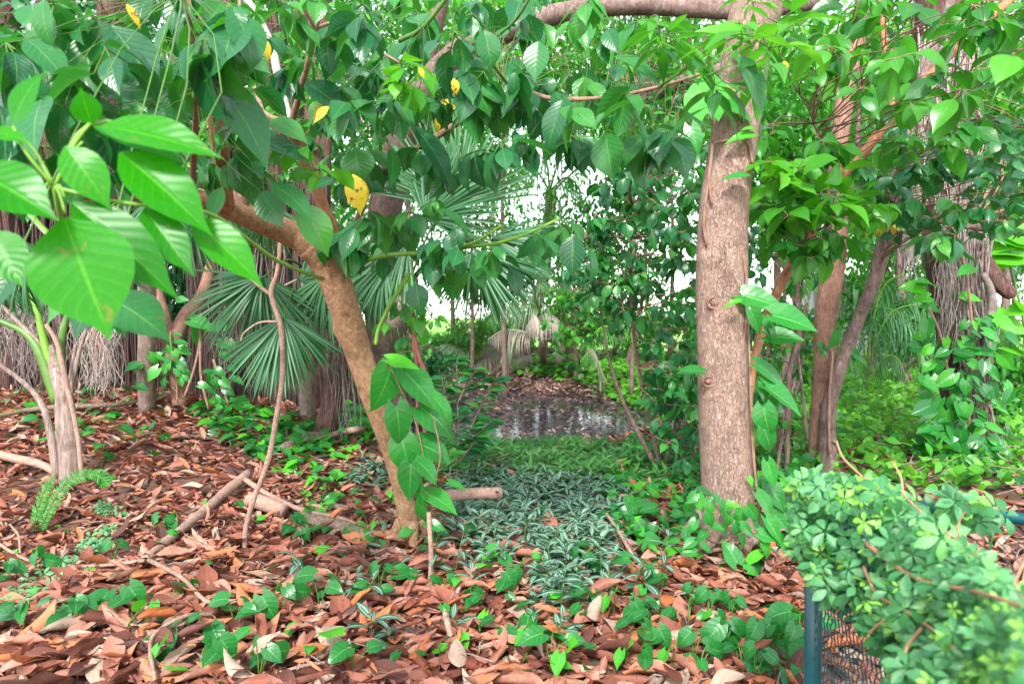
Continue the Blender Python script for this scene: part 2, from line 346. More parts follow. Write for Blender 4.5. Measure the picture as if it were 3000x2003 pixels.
M['palmfar'] = leafmat('feather_palm_blade', [(.06, .25, .04), (.12, .36, .08), (.25, .42, .22), (.38, .45, .36)], rough=.4, trans=.35, tcol=(.3, .8, .08), vein=.2, nside=0)
M['deadpalm'] = leafmat('dead_palm_blade', [(.18, .13, .10), (.34, .28, .24), (.48, .42, .38)], rough=.8, trans=.15, tcol=(.5, .4, .2), vein=.2, nside=0)
M['creep'] = leafmat('creeper_leaf', [(.028, .14, .045), (.055, .24, .08), (.11, .34, .14), (.24, .55, .06)], rough=.42, trans=.3, tcol=(.14, .6, .03), vein=.35, nside=7, veincol=(.16, .4, .12))
M['bright'] = leafmat('shade_lifted_ground_leaf', [(.04, .22, .02), (.10, .38, .03), (.22, .56, .06)], rough=.38, trans=.4, tcol=(.3, .85, .04), vein=.3, nside=6)  # lime green raised in the colour to offset shade under the crowns
M['grassy'] = leafmat('herb_leaf', [(.025, .13, .03), (.055, .22, .045), (.13, .34, .11)], rough=.35, trans=.35, tcol=(.25, .7, .05), vein=.2, nside=0)
M['root'] = plain('aerial_root', (.30, .24, .22), .8, noise=.5, scale=30.)
M['rootdark'] = plain('dark_root', (.085, .047, .042), .85, noise=.5, scale=25.)
M['redstem'] = plain('dark_red_stem', (.17, .055, .04), .7, noise=.4, scale=30.)
M['rootpale'] = plain('pale_hanging_root', (.46, .39, .35), .8, noise=.45, scale=40.)
M['stem'] = plain('green_stem', (.09, .2, .03), .45, noise=.3)
M['stemy'] = plain('yellow_green_stem', (.16, .34, .03), .45, noise=.2)
M['twig'] = plain('brown_twig', (.30, .17, .12), .75, noise=.4, scale=40.)
M['stick'] = barkmat('dry_stick_bark', (.42, .27, .21), (.27, .16, .12), (.58, .42, .36), scale=20, stretch=1, bump=.5)
M['barkB'] = barkmat('pink_flaky_bark', (.48, .32, .26), (.28, .165, .125), (.66, .50, .43), scale=24, stretch=.33, bump=1.0, spots=.5)
M['barkA'] = barkmat('smooth_tan_bark', (.40, .235, .13), (.25, .135, .07), (.52, .35, .23), scale=13, stretch=.7, bump=.6, spots=.6)
M['barkC'] = barkmat('reddish_bark', (.35, .19, .14), (.21, .11, .08), (.46, .29, .23), scale=16, stretch=.3, bump=.7)
M['barkG'] = barkmat('grey_bark', (.22, .15, .13), (.13, .085, .075), (.34, .27, .24), scale=10, stretch=.4, bump=.7)
M['barkO'] = barkmat('orange_brown_bark', (.44, .21, .11), (.28, .12, .06), (.55, .32, .20), scale=16, stretch=.4, bump=.5)
M['barkK'] = barkmat('dark_fig_bark', (.14, .075, .062), (.075, .04, .035), (.22, .14, .12), scale=9, stretch=.15, bump=1.0)
M['log'] = barkmat('rotting_log_bark', (.30, .22, .17), (.17, .11, .085), (.44, .36, .30), scale=14, stretch=1, bump=1., moss=(.14, .2, .06))
M['cutwood'] = plain('cut_wood', (.55, .32, .20), .7, noise=.4, scale=50.)
M['palmtrunk'] = barkmat('palm_sheath', (.36, .27, .23), (.20, .13, .11), (.52, .45, .42), scale=18, stretch=.08, bump=.7)
M['metal'] = plain('green_coated_metal', (.003, .075, .088), .35, noise=.25)
M['stone'] = plain('wet_husk', (.10, .075, .07), .4, noise=.5)
def groundmat():
    m, t = newmat('soil'); L = t.links; tc = N_(t, 'ShaderNodeTexCoord')
    n = N_(t, 'ShaderNodeTexNoise', Scale=3.0, Detail=8.0, Roughness=.7); L.new(tc.outputs['Object'], n.inputs[0])
    n2 = N_(t, 'ShaderNodeTexVoronoi', Scale=18.0); L.new(tc.outputs['Object'], n2.inputs[0])
    c = ramp(t, n.outputs[0], [(.3, (.075, .035, .025)), (.55, (.16, .075, .05)), (.75, (.24, .13, .09))])
    c = mixc(t, .5, c, n2.outputs['Color'], 'MULTIPLY')
    p = N_(t, 'ShaderNodeBsdfPrincipled', Roughness=.9); L.new(c, p.inputs['Base Color']); bp = N_(t, 'ShaderNodeBump', Strength=.8, Distance=.02); L.new(n2.outputs['Distance'], bp.inputs['Height']); L.new(bp.outputs[0], p.inputs['Normal'])
    o = N_(t, 'ShaderNodeOutputMaterial'); L.new(p.outputs[0], o.inputs[0]); return m
def watermat():
    m, t = newmat('pond_water'); L = t.links; tc = N_(t, 'ShaderNodeTexCoord')
    n = N_(t, 'ShaderNodeTexNoise', Scale=5.0, Detail=3.0); L.new(tc.outputs['Object'], n.inputs[0])
    p = N_(t, 'ShaderNodeBsdfPrincipled', Roughness=.1); p.inputs['Base Color'].default_value = (.05, .038, .055, 1); p.inputs['Specular IOR Level'].default_value = .9; p.inputs['IOR'].default_value = 1.6
    bp = N_(t, 'ShaderNodeBump', Strength=.08, Distance=.02); L.new(n.outputs[0], bp.inputs['Height']); L.new(bp.outputs[0], p.inputs['Normal'])
    o = N_(t, 'ShaderNodeOutputMaterial'); L.new(p.outputs[0], o.inputs[0]); return m

T = {}
T['near'] = tset('ovate', 4, 14, 8, (.12, .35), (.3, .9), .012)
T['near_w'] = tset('ovate', 3, 14, 8, (.05, .2), (.15, .5), .01)
T['ov'] = tset('ovate', 5, 9, 4, (.1, .45), (.2, 1.3), .03)
T['ob'] = tset('obov', 5, 9, 4, (.1, .45), (.2, 1.2), .03)
T['obn'] = tset('lance', 4, 9, 4, (.1, .45), (.2, 1.0), .03)
T['ovs'] = tset('ovate', 4, 4, 2, (.1, .4), (.2, 1.2), 0)
T['ovt'] = tset('ellip', 3, 3, 2, (.1, .5), (.2, .9), 0)
T['heart'] = tset('heart', 5, 10, 6, (.08, .3), (.2, .9), .012)
T['hearts'] = tset('heart', 4, 5, 4, (.08, .3), (.2, .8), 0)
T['lit'] = tset('ellip', 12, 10, 6, (-.1, .3), (-.45, .7), .045, (.2, 3.0), .4)
T['lits'] = tset('ellip', 7, 5, 4, (-.2, .3), (-.6, .9), .03, (.2, 2.6), .5)
T['zeb'] = tset('lance', 4, 6, 4, (.2, .5), (.3, 1.0), .0)
T['herb'] = tset('herb', 4, 4, 2, (.2, .5), (.3, 1.2), .0)
T['round'] = tset('round', 4, 4, 2, (.0, .25), (.1, .6), 0)
T['blade'] = tset('blade', 5, 8, 2, (.3, .6), (.05, .9), .0)
T['bladeD'] = tset('blade', 4, 8, 2, (.3, .6), (.7, 1.6), .0)
T['bladeS'] = tset('blade', 3, 4, 2, (.3, .5), (.3, 1.0), .0)

# ------------------------------------------------------------------ ground, lawn, pond
def build_ground():
    xs = np.concatenate([-np.geomspace(300, 12, 16), np.linspace(-11.8, 11.8, 260), np.geomspace(12, 300, 16)])
    ys = np.concatenate([np.linspace(-6, 0, 10), np.linspace(.1, 30, 320), np.geomspace(30.5, 600, 30)])
    X, Y = np.meshgrid(xs, ys); V = np.stack([X, Y, H(X, Y)], -1).reshape(-1, 3); n = len(xs)
    i, j = np.meshgrid(np.arange(len(ys)-1), np.arange(n-1), indexing='ij')
    F = np.stack([i*n+j, i*n+j+1, (i+1)*n+j+1, (i+1)*n+j], -1)
    b = MB(); b.add(V, F); tag(b.build('ground', groundmat()), kind='structure')
    m, t = newmat('lawn_grass'); tc = N_(t, 'ShaderNodeTexCoord'); n1 = N_(t, 'ShaderNodeTexNoise', Scale=1.5, Detail=8.0, Roughness=.8); t.links.new(tc.outputs['Object'], n1.inputs[0])
    c = ramp(t, n1.outputs[0], [(.3, (.12, .30, .03)), (.6, (.24, .48, .06))]); p = N_(t, 'ShaderNodeBsdfPrincipled', Roughness=.8); t.links.new(c, p.inputs['Base Color']); o = N_(t, 'ShaderNodeOutputMaterial'); t.links.new(p.outputs[0], o.inputs[0])
    xs = np.linspace(-150, 150, 121); ys = np.concatenate([np.linspace(23.5, 60, 60), np.geomspace(62, 580, 20)]); X, Y = np.meshgrid(xs, ys)
    Zz = H(X, Y)+.05-.5*S((24.5-Y)/1.0); V = np.stack([X, Y, Zz], -1); n = len(xs)
    i, j = np.meshgrid(np.arange(len(ys)-1), np.arange(n-1), indexing='ij'); F = np.stack([i*n+j, i*n+j+1, (i+1)*n+j+1, (i+1)*n+j], -1)
    b = MB(); b.add(V, F); tag(b.build('lawn', m), kind='structure')
    a = np.linspace(0, 2*math.pi, 64, endpoint=False); rr = np.linspace(.001, 1, 12)
    A, Rr = np.meshgrid(a, rr); V = np.stack([-.9+4.6*Rr*np.cos(A), 12.3+5.4*Rr*np.sin(A), np.full_like(A, -.35)], -1)
    i, j = np.meshgrid(np.arange(11), np.arange(64), indexing='ij'); jn = (j+1) % 64
    F = np.stack([i*64+j, i*64+jn, (i+1)*64+jn, (i+1)*64+j], -1)
    b = MB(); b.add(V, F); tag(b.build('pond_water', watermat()), kind='structure')
build_ground()

# ------------------------------------------------------------------ leaf litter
def litter(p, size, mat, name, tm, tilt=.24, lift=.02, cat=None, lab=None, parent=None, rndv=None):
    n = len(p); a = rng.random(n)*6.283; d = np.stack([np.cos(a), np.sin(a), rng.normal(0, tilt*.6, n)], -1)
    up = np.stack([rng.normal(0, tilt, n), rng.normal(0, tilt, n), np.where(rng.random(n) < .35, -1., 1.)], -1)
    q = p.copy(); q[:, 2] += lift*rng.random(n)+.008; b = MB()
    leaves(b, tm, q, d, up, size*(.45+.8*rng.random(n)), rndv, .8+.5*rng.random(n)); return b
def dens_keep(p, f):
    return p[rng.random(len(p)) < f(p)]
LP = scatter(None, 360, -5.5, 4.2, 1.6, 9.2)
a_, b_ = proj(LP); LP = LP[(a_ > -150) & (a_ < 3150) & (b_ < 2100)]
def litkeep(p):
    a, b = proj(p); k = np.ones(len(p))
    k[(p[:, 0] > 1.6) & (p[:, 1] > 5)] = .12
    k[(p[:, 1] > 6.2) & (p[:, 0] > -1.2)] = .35
    return k*(p[:, 2] > -.33)
LP = dens_keep(LP, litkeep)
near = LP[:, 1]**2+LP[:, 0]**2 < 4.3**2
tag(litter(LP[near], .165, M['litter'], 'fallen_leaves', T['lit'], lift=.035).build('fallen_leaves', M['litter']), 'thick mixed layer of dry reddish brown leaves covering the woodland floor', 'leaf litter', kind='stuff')
tag(litter(LP[~near], .14, M['litter'], 'x', T['lits'], lift=.03).build('fallen_leaves', M['litter']), 'further layer of small looking brown leaves on the rising ground under the dark trees', 'leaf litter', kind='stuff')
dp = scatter(None, 330, -2.8, 2.6, 1.7, 4.6)
tag(litter(dp, .055, M['litter'], 'x', T['lits'], lift=.045, tilt=.6).build('leaf_crumbs', M['litter']), 'small broken bits of reddish dead leaf scattered between the larger leaves', 'leaf litter', kind='stuff')
tp = scatter(None, 9, -3.2, 2.6, 1.8, 7); n = len(tp); a = rng.random(n)*6.28; L_ = .06+.2*rng.random(n)**2; e = tp+np.stack([np.cos(a)*L_, np.sin(a)*L_, rng.normal(0, .01, n)], -1)
b = MB(); tubes_v(b, np.stack([tp+[0, 0, .05], (tp+e)/2+np.stack([rng.normal(0, .01, n), rng.normal(0, .01, n), np.full(n, .06)], -1), e+[0, 0, .045]], 1), .0015+.002*rng.random(n)[:, None]*np.ones((1, 3)), 5); tag(b.build('litter_twigs', M['root']), 'short thin dead twigs strewn through the leaf litter', 'twigs', kind='stuff')
# the largest nearest leaves: each one its own object, meshes shared
def zone(px, py):
    L = [(330, 1560, 'between the fern and the forked stick'), (100, 1800, 'along the left edge low down'), (330, 1950, 'at the bottom left corner'), (650, 1640, 'under the thin bare sapling'), (600, 1870, 'below the twig arms of the forked stick'),
         (900, 1700, 'left of the leaning trunk foot'), (950, 1930, 'at the bottom edge left of centre'), (1250, 1780, 'below the upright pink stick'), (1350, 1960, 'at the bottom edge in the centre'), (1450, 1640, 'among the striped plants'),
         (1700, 1780, 'below the striped patch'), (1750, 1960, 'at the bottom edge right of centre'), (1950, 1650, 'left of the thickest trunk foot'), (2020, 1850, 'below the thickest trunk'), (2250, 1720, 'between the thickest trunk and the fence post'), (2250, 1950, 'at the bottom edge beside the fence post'), (2600, 1900, 'inside the wire fence')]
    return min(L, key=lambda q: (q[0]-px)**2+(q[1]-py)**2)[2]
def del_tint(o):
    pass
def leaf_objects():
    protos = []
    for k, t in enumerate(T['lit']):
        for q in range(5):
            b = MB(); rv = [.1, .33, .6, .82, .95][q]; b.add(t[0]*np.array([1.08, 1, 1]), t[1], t[2], rv+.03*float(rng.random()))
            o = b.build('fallen_leaf', M['litter'], loc=(0, 0, 0)); o['tint'] = q; protos.append(o)
    P0 = scatter([(-20, 1500), (3000, 1450), (3020, 2030), (-20, 2030)], 160, -2.6, 2.2, 1.9, 4.2)
    rng.shuffle(P0); P0 = P0[np.argsort(P0[:, 1]-rng.random(len(P0))*.9)][:282]
    for i, p in enumerate(P0):
        o = protos[i] if i < len(protos) else protos[rng.integers(len(protos))].copy()
        if i >= len(protos): COL.objects.link(o)
        if 'tint' not in o: o['tint'] = 2
        o.location = (p[0], p[1], p[2]+.03+.03*rng.random()); o.rotation_euler = (rng.normal(0, .17)+(math.pi if rng.random() < .4 else 0), rng.normal(0, .2), rng.random()*6.28)
        s = .12+.09*rng.random(); o.scale = (s, s, s)
        tw = ['very dark brown', 'reddish brown', 'salmon brown', 'pale tan', 'orange brown'][o['tint']]; a, c = proj(p); zn = zone(float(a), float(c))
        tag(o, f'large {tw} dry leaf lying loose {zn}', 'fallen leaf', f'{tw} leaves {zn}')
    for o in protos: del_tint(o)
leaf_objects()
def one_leaf(px, py, ex, ey, label, mat, shape='ellip', wide=1.0, stand=0.0, rnd=.5, D=None, droop=.5, curl=.6, name='fallen_leaf'):
    p0 = G(px, py, .05); p1 = G(ex, ey, .05)
    if stand: p1 = P(ex, ey, p0[1]+.03)
    L = np.linalg.norm(p1-p0); t = leaf_t(shape, 12, 6, .1, droop, .04, curl, .2, 1.); b = MB()
    up = np.array([.1, -1, .35]) if stand else np.array([.1, -.35, 1.])
    leaves(b, [t], [p0-p0], p1-p0, up, L*1.08, rnd, wide); tag(b.build(name, mat, loc=p0), label, 'fallen leaf')
one_leaf(*Z('h', 1000, 1095), *Z('h', 920, 805), 'pale pinkish tan curled leaf standing upright among striped plants', M['litter'], stand=1, rnd=.99, wide=1.0)
M['palelit'] = leafmat('pale_leaf', [(.5, .46, .36), (.6, .55, .42)], rough=.6, trans=.1, tcol=(.6, .5, .3), vein=.2, spots=.3)
M['grn'] = leafmat('fading_green_leaf', [(.35, .5, .06), (.45, .6, .1)], rough=.5, trans=.2, tcol=(.5, .7, .1), vein=.3, spots=.4)
one_leaf(*Z('g', 1290, 665), *Z('g', 1330, 745), 'bright yellow green oval leaf lying below the forked fallen branch', M['grn'], wide=1.6)
one_leaf(*Z('g', 970, 200), *Z('g', 1095, 200), 'small yellow leaf lying in litter left of the forked branch end', M['yellow'])
one_leaf(*Z('g', 1340, 290), *Z('g', 1515, 245), 'pale green spotted fallen leaf beside the upper end of the forked branch', M['grn'])
one_leaf(*Z('g', 880, 345), *Z('g', 1110, 275), 'long pale grey folded leaf on brown litter', M['palelit'], wide=.8)
one_leaf(*Z('g', 480, 375), *Z('g', 660, 360), 'glossy orange leaf behind the small fern', M['litter'], rnd=.93)
one_leaf(*Z('g', 40, 370), *Z('g', 175, 375), 'orange tan oval leaf left of the fern', M['litter'], rnd=.9)
one_leaf(*Z('g', 580, 590), *Z('g', 940, 540), 'very large smooth salmon brown leaf right of the fern', M['litter'], rnd=.7)
one_leaf(*Z('g', 180, 690), *Z('g', 350, 745), 'orange leaf with yellow edge lying below the fern', M['litter'], rnd=.92)
one_leaf(*Z('g', 530, 1090), *Z('g', 860, 990), 'long orange tan leaf arched over litter at lower left', M['litter'], rnd=.8)
one_leaf(*Z('g', 480, 1160), *Z('g', 620, 1100), 'mustard yellow rolled leaf beside heart leaves at lower left', M['yellow'])
one_leaf(*Z('g', 1250, 760), *Z('g', 1540, 850), 'dark wine red brown leaf under the forked branch', M['litter'], rnd=.3)
one_leaf(*Z('g', 1810, 1400), *Z('g', 1990, 1500), 'pale salmon broad leaf near the bottom edge left of centre', M['litter'], rnd=.85, wide=1.6)
one_leaf(*Z('h', 480, 1560), *Z('h', 500, 1410), 'pale cream and green crumpled leaf upright at the bottom edge', M['palelit'], stand=1, wide=1.1)
one_leaf(*Z('h', 720, 1560), *Z('h', 760, 1420), 'yellow and green leaf standing at the bottom edge', M['grn'], stand=1, wide=1.3)
one_leaf(*Z('h', 900, 1480), *Z('h', 1010, 1400), 'greyish white broad crumpled leaf near bottom centre', M['palelit'], wide=1.8)
one_leaf(*Z('h', 1640, 1370), *Z('h', 1680, 1500), 'dark upright curled leaf beside white dry leaf at lower right', M['litter'], rnd=.05)
one_leaf(*Z('h', 1710, 1480), *Z('h', 1800, 1400), 'whitish dry leaf beside the dark curled leaf', M['palelit'], wide=1.5)
one_leaf(*Z('i', 370, 790), *Z('i', 450, 860), 'creamy yellow leaf lying below the big trunk foot', M['yellow'], wide=1.3)
one_leaf(*Z('i', 470, 1130), *Z('i', 540, 1040), 'narrow straw coloured strip leaf between trunk and fence', M['palelit'], wide=.4)
one_leaf(*Z('d', 1330, 1290), *Z('d', 1390, 1290), 'bright yellow leaf on the vine carpet below the fan palm', M['yellow'], wide=1.6)
one_leaf(*Z('h', 2070, 370), *Z('h', 2090, 415), 'yellow leaf by the dark shrub left of the big trunk foot', M['yellow'], wide=1.2)
one_leaf(*Z('h', 100, 1250), *Z('h', 265, 1240), 'orange tan rounded leaf near bottom behind striped sprig', M['litter'], rnd=.9, wide=1.4)
one_leaf(*Z('h', 290, 1200), *Z('h', 480, 1200), 'dark rosy red pointed leaf near bottom centre left', M['litter'], rnd=.35)

# wet leaves in and round the pond, far bank
pp = scatter([(1150, 1150), (1600, 1100), (2000, 1180), (2000, 1420), (1250, 1420), (1230, 1300)], 105, -3.5, 4, 7.6, 17)
pp = pp[rng.random(len(pp)) < np.where(pp[:, 2] < -.36, np.where((pp[:, 0] > .9) & (pp[:, 1] < 12), .45, .8), 1.0)]
q = pp.copy(); q[:, 2] = np.maximum(q[:, 2], -.352)
bb = MB(); n = len(q); a = rng.random(n)*6.28
leaves(bb, T['lits'], q+np.array([0, 0, .006]), np.stack([np.cos(a), np.sin(a), rng.normal(0, .12, n)], -1), np.stack([rng.normal(0, .2, n), rng.normal(0, .2, n), np.ones(n)], -1), .05+.08*rng.random(n), rng.random(n)**1.2)
tag(bb.build('pond_leaves', M['wet']), 'dark wet dead leaves and muck floating on the shallow pond', 'wet leaves', kind='stuff')
pp = scatter([(930, 1000), (1900, 960), (2150, 1000), (2050, 1190), (1600, 1170), (1280, 1160), (930, 1180)], 130, -6, 6.5, 13, 24)
pp = pp[pp[:, 2] > -.35]
tag(litter(pp, .17, M['farlit'], 'x', T['lits'], lift=.05).build('bank_litter', M['farlit']), 'pinkish brown dead leaves covering the far bank of the pond', 'leaf litter', kind='stuff')

# ------------------------------------------------------------------ generic tree pieces
def cluster_leaves(b, tm, c, k, size, el=(-.9, .25), rnd=None, m=0, upj=.35, axis=None, jitter=.12, petiole=None, pm=1, wsc=None, toward=None):
    """k leaflets radiating from each centre, drooping"""
    c = np.asarray(c, float).reshape(-1, 3); n = len(c)
    if n == 0: return
    a0 = rng.random(n)*6.283; az = (a0[:, None]+np.arange(k)[None]*6.283/k+rng.normal(0, .3, (n, k))).ravel()
    e = el[0]+(el[1]-el[0])*rng.random(n*k)
    d = np.stack([np.cos(az)*np.cos(e), np.sin(az)*np.cos(e), np.sin(e)], -1)
    up = np.array([0, -.18, 1.])+rng.normal(0, upj, (n*k, 3))
    sz = np.repeat(np.broadcast_to(size, (n,))*(.75+.45*rng.random(n)), k)*(.6+.6*rng.random(n*k))
    pos = np.repeat(c, k, 0)+d*sz[:, None]*.18+rng.normal(0, 1, (n*k, 3))*sz[:, None]*jitter
    r = None if rnd is None else np.repeat(rnd, k)+rng.normal(0, .08, n*k)
    leaves(b, tm, pos, d, up, sz, None if r is None else np.clip(r, 0, .999), wsc, m)
    if petiole: tubes_v(b, np.stack([np.repeat(c, k, 0), pos], 1), petiole, 3, pm)
def twigs_to(b, skel, c, r0=.006, r1=.002, m=0, sag=.1, sides=4):
    """curved twigs from the nearest skeleton point to every centre"""
    skel = np.asarray(skel); c = np.asarray(c).reshape(-1, 3)
    if not len(c): return
    off = np.linalg.norm(c[:, None]-skel[None], axis=-1); i = off.argmin(1); s = skel[i]; dist = off[np.arange(len(c)), i]
    t = np.linspace(0, 1, 5)[None, :, None]; path = s[:, None]*(1-t)+c[:, None]*t
    path[..., 2] += .7*(np.sin(t[..., 0]*math.pi)*dist[:, None]*sag*rng.normal(.6, .6, (len(c), 1)))
    path[..., 0] += (np.sin(t[..., 0]*math.pi)*dist[:, None]*.08*rng.normal(0, 1, (len(c), 1)))
    rad = (r0+(r1-r0)*t[..., 0])*np.clip(dist[:, None]/.8, .5, 1.0); tubes_v(b, path, np.broadcast_to(rad, path.shape[:2]), sides, m)
def poly_centres(poly, n, D0, D1, clump=None):
    q = polysample(poly, n); D = D0+(D1-D0)*rng.random(n)
    return P(q[:, 0], q[:, 1], D)

def base_on(px, py, dz=-.05): return G(px, py, dz)

# ------------------------------------------------------------------ TREE A: leaning forked tree with the big overhanging crown
def tree_A():
    base = G(1205, 1590); DB = base[1]
    root = thing('leaning_tree', 'leaning tan trunk tree forking left at head height with large drooping glossy leaves overhead', 'tree', base)
    b = MB(); pth, rad = pxpath([(1215, 1625, 95, DB), (1200, 1560, 66, DB), (1182, 1450, 54, DB), (1140, 1300, 60, 4.05), (1090, 1150, 72, 4.0), (1040, 1000, 80, 3.95), (992, 850, 88, 3.85), (955, 760, 98, 3.8), (905, 715, 92, 3.75)])
    sk = [tube(b, pth, rad, 20, 8, .05, seed=1, knots=((.72, 2.6, .05, .35), (.5, 1, .04, .15)))]
    for an in (0, 1.3, 2.4, 3.5, 4.9):   # root flare
        r0 = base+np.array([math.cos(an)*.05, math.sin(an)*.05, .06]); tube(b, [r0+[0, 0, .06], r0+[math.cos(an)*.05, math.sin(an)*.05, -.02], r0+[math.cos(an)*.14, math.sin(an)*.14, -.09]], [.04, .03, .01], 8, 4, .05)
    b.build('trunk', M['barkA'], root)
    def limb(pts, mat='barkA', sides=12, name='branch'):
        b = MB(); pth, rad = pxpath(pts); C = tube(b, pth, rad, sides, 7, .05, seed=len(pts)); sk.append(C); b.build(name, M[mat], root)
    limb([(985, 800, 80, 3.83), (905, 712, 88, 3.75), (845, 680, 80, 3.7), (740, 640, 70, 3.5), (640, 600, 62, 3.3), (500, 572, 58, 3.1), (300, 560, 56, 2.9), (100, 555, 50, 2.7), (-120, 560, 46, 2.5)])
    limb([(965, 770, 50, 3.83), (985, 700, 34, 3.8), (950, 610, 34, 3.7), (915, 520, 36, 3.6), (880, 440, 36, 3.5), (850, 380, 30, 3.4)], 'barkO')
    limb([(975, 760, 40, 3.8), (1040, 660, 22, 3.7), (1090, 535, 20, 3.5), (1170, 465, 20, 3.4), (1280, 400, 19, 3.3), (1380, 335, 18, 3.2), (1500, 265, 16, 3.1), (1620, 290, 14, 3.0), (1780, 285, 12, 2.9), (1930, 255, 11, 2.8), (2060, 215, 10, 2.7)], 'twig')
    limb([(660, 605, 55, 3.3), (650, 500, 44, 3.1), (635, 380, 46, 2.9), (612, 240, 48, 2.8), (595, 120, 50, 2.7), (575, -30, 50, 2.6)], 'barkO')
    limb([(700, 620, 50, 3.4), (735, 355, 40, 3.6), (640, 320, 36, 3.5), (540, 300, 34, 3.3), (400, 215, 30, 3.2), (330, 170, 24, 3.1)], 'barkC')
    limb([(560, 600, 20, 3.2), (575, 330, 16, 2.4), (572, 200, 14, 2.3), (560, 90, 13, 2.2), (530, -20, 12, 2.1)], 'twig')
    limb([(1010, 780, 22, 3.8), (1120, 750, 15, 3.5), (1240, 740, 13, 3.3), (1335, 728, 12, 3.2), (1440, 715, 11, 3.1), (1530, 690, 10, 3.0), (1640, 640, 8, 3.0)], 'stemy', 8)
    limb([(1335, 728, 10, 3.2), (1400, 705, 8, 3.1), (1470, 660, 7, 3.0)], 'stemy', 8)
    limb([(1200, 800, 15, 3.9), (1150, 880, 13, 3.85), (1110, 960, 12, 3.85), (1100, 1010, 12, 3.85)], 'stemy', 8)
    limb([(844, 393, 22, 3.5), (885, 250, 18, 3.3), (925, 90, 16, 3.1), (940, -20, 14, 3.0)], 'twig', 8)
    limb([(885, 440, 26, 3.5), (850, 357, 25, 3.7), (820, 250, 24, 4.0), (790, 120, 23, 4.2), (723, 0, 22, 4.4), (660, -100, 20, 4.6)], 'rootpale', 10)
    limb([(770, 330, 14, 4.2), (745, 250, 13, 4.3), (715, 150, 12, 4.3), (700, -20, 10, 4.4)], 'twig', 8)
    limb([(850, 357, 14, 3.7), (800, 345, 13, 3.9), (768, 325, 12, 4.2)], 'twig', 8)
    limb([(925, 90, 12, 3.1), (890, 20, 10, 3.0), (870, -20, 10, 3.0)], 'twig', 8)
    limb([(930, 80, 12, 3.1), (990, 70, 9, 3.0), (1080, 130, 8, 3.0), (1170, 185, 8, 3.0)], 'twig', 8)
    limb([(1500, 265, 10, 3.1), (1430, 150, 9, 2.9), (1510, 60, 9, 2.7), (1560, -20, 9, 2.6)], 'stem', 8)
    limb([(1930, 255, 9, 2.8), (2080, 150, 9, 2.4), (2110, 90, 9, 2.3)], 'stemy', 8)
    limb([(1170, 120, 14, 2.9), (1240, 80, 13, 2.8), (1320, -20, 12, 2.7)], 'stem', 8)
    skel = np.vstack(sk)
    skel_all = skel
    # crown: drooping leaf rosettes
    c = []
    def reg(poly, n, D0, D1, s, k, mat, el=(-1.25, -.15), tm='ov', up=.35):
        cc = poly_centres(poly, n, D0, D1); bl = MB(); rn = rng.random(len(cc))
        cluster_leaves(bl, T[tm], cc, k, s, el, rn*.8+.1, upj=up, petiole=.0022)
        twigs_to(bl, skel_all, cc, .0022, .0014, 1); bl.build('foliage', [M[mat], M['stem']], root)
    reg([(-50, 0), (760, 0), (720, 330), (520, 420), (300, 500), (-50, 560)], 30, 1.7, 2.5, .155, 6, 'dark')
    reg([(-50, -40), (900, -40), (700, 260), (-50, 300)], 16, 2.0, 3.1, .15, 6, 'dark')
    reg([(420, 340), (760, 330), (860, 480), (700, 520), (420, 480)], 7, 2.4, 3.3, .14, 6, 'dark')
    reg([(700, -30), (1900, -30), (1800, 300), (1500, 320), (1200, 330), (900, 400), (700, 300)], 58, 2.5, 4.0, .135, 6, 'dark')
    reg([(880, 200), (1850, 170), (1780, 420), (1600, 440), (1300, 480), (1000, 520), (880, 420)], 34, 2.6, 3.5, .14, 6, 'dark')
    reg([(960, 450), (1330, 400), (1330, 560), (1100, 720), (960, 620)], 12, 3.0, 3.8, .14, 6, 'dark')
    reg([(1180, 640), (1700, 600), (1700, 680), (1300, 790), (1180, 760)], 13, 2.9, 3.4, .13, 5, 'dark', (-1.4, -.5))
    reg([(980, 650), (1260, 640), (1280, 800), (1050, 790)], 7, 3.5, 3.9, .13, 5, 'dark', (-1.4, -.4))
    reg([(1750, 280), (2000, 250), (1980, 420), (1800, 420)], 5, 2.6, 3.0, .15, 5, 'dark', (-1.3, -.2))
    reg([(1860, 20), (2320, -20), (2350, 140), (2150, 280), (1900, 260)], 15, 2.1, 2.7, .135, 6, 'mid', (-.8, .25), 'obn')
    reg([(1640, 380), (1850, 370), (1830, 450), (1680, 480)], 4, 2.8, 3.2, .15, 4, 'dark', (-1.4, -.7))
    reg([(1100, 850), (1230, 840), (1220, 1000), (1090, 1000)], 4, 3.7, 3.9, .12, 4, 'mid', (-1.4, -.5))
    reg([(1040, 160), (1180, 160), (1260, 260), (1120, 260)], 4, 2.5, 2.7, .10, 5, 'lime', (-.9, .1))
    reg([(700, 400), (960, 440), (960, 540), (760, 520)], 3, 2.2, 2.5, .09, 5, 'lime', (-.9, .1))
    reg([(2080, 60), (2220, 50), (2330, 150), (2180, 150)], 4, 1.9, 2.1, .15, 5, 'lime', (-.5, .3), 'obn')
    reg([(640, -30), (1050, -30), (1000, 400), (700, 420)], 40, 4.0, 5.0, .12, 6, 'mid', (-1, .2), 'ovs')
    # prominent near leaves (base -> tip noted on the photograph)
    bl = MB()
    def nl(bx, by, tx, ty, D, wide=1.0, tm='near_w', r=None, upv=(0, -.75, .65), tilt=.0):
        p0 = P(bx, by, D); p1 = P(tx, ty, D-tilt); L = np.linalg.norm(p1-p0)
        leaves(bl, T[tm], [p0], p1-p0, upv, L*1.12, rng.random() if r is None else r, wide)
    V = lambda x, y: Z('v', x, y)
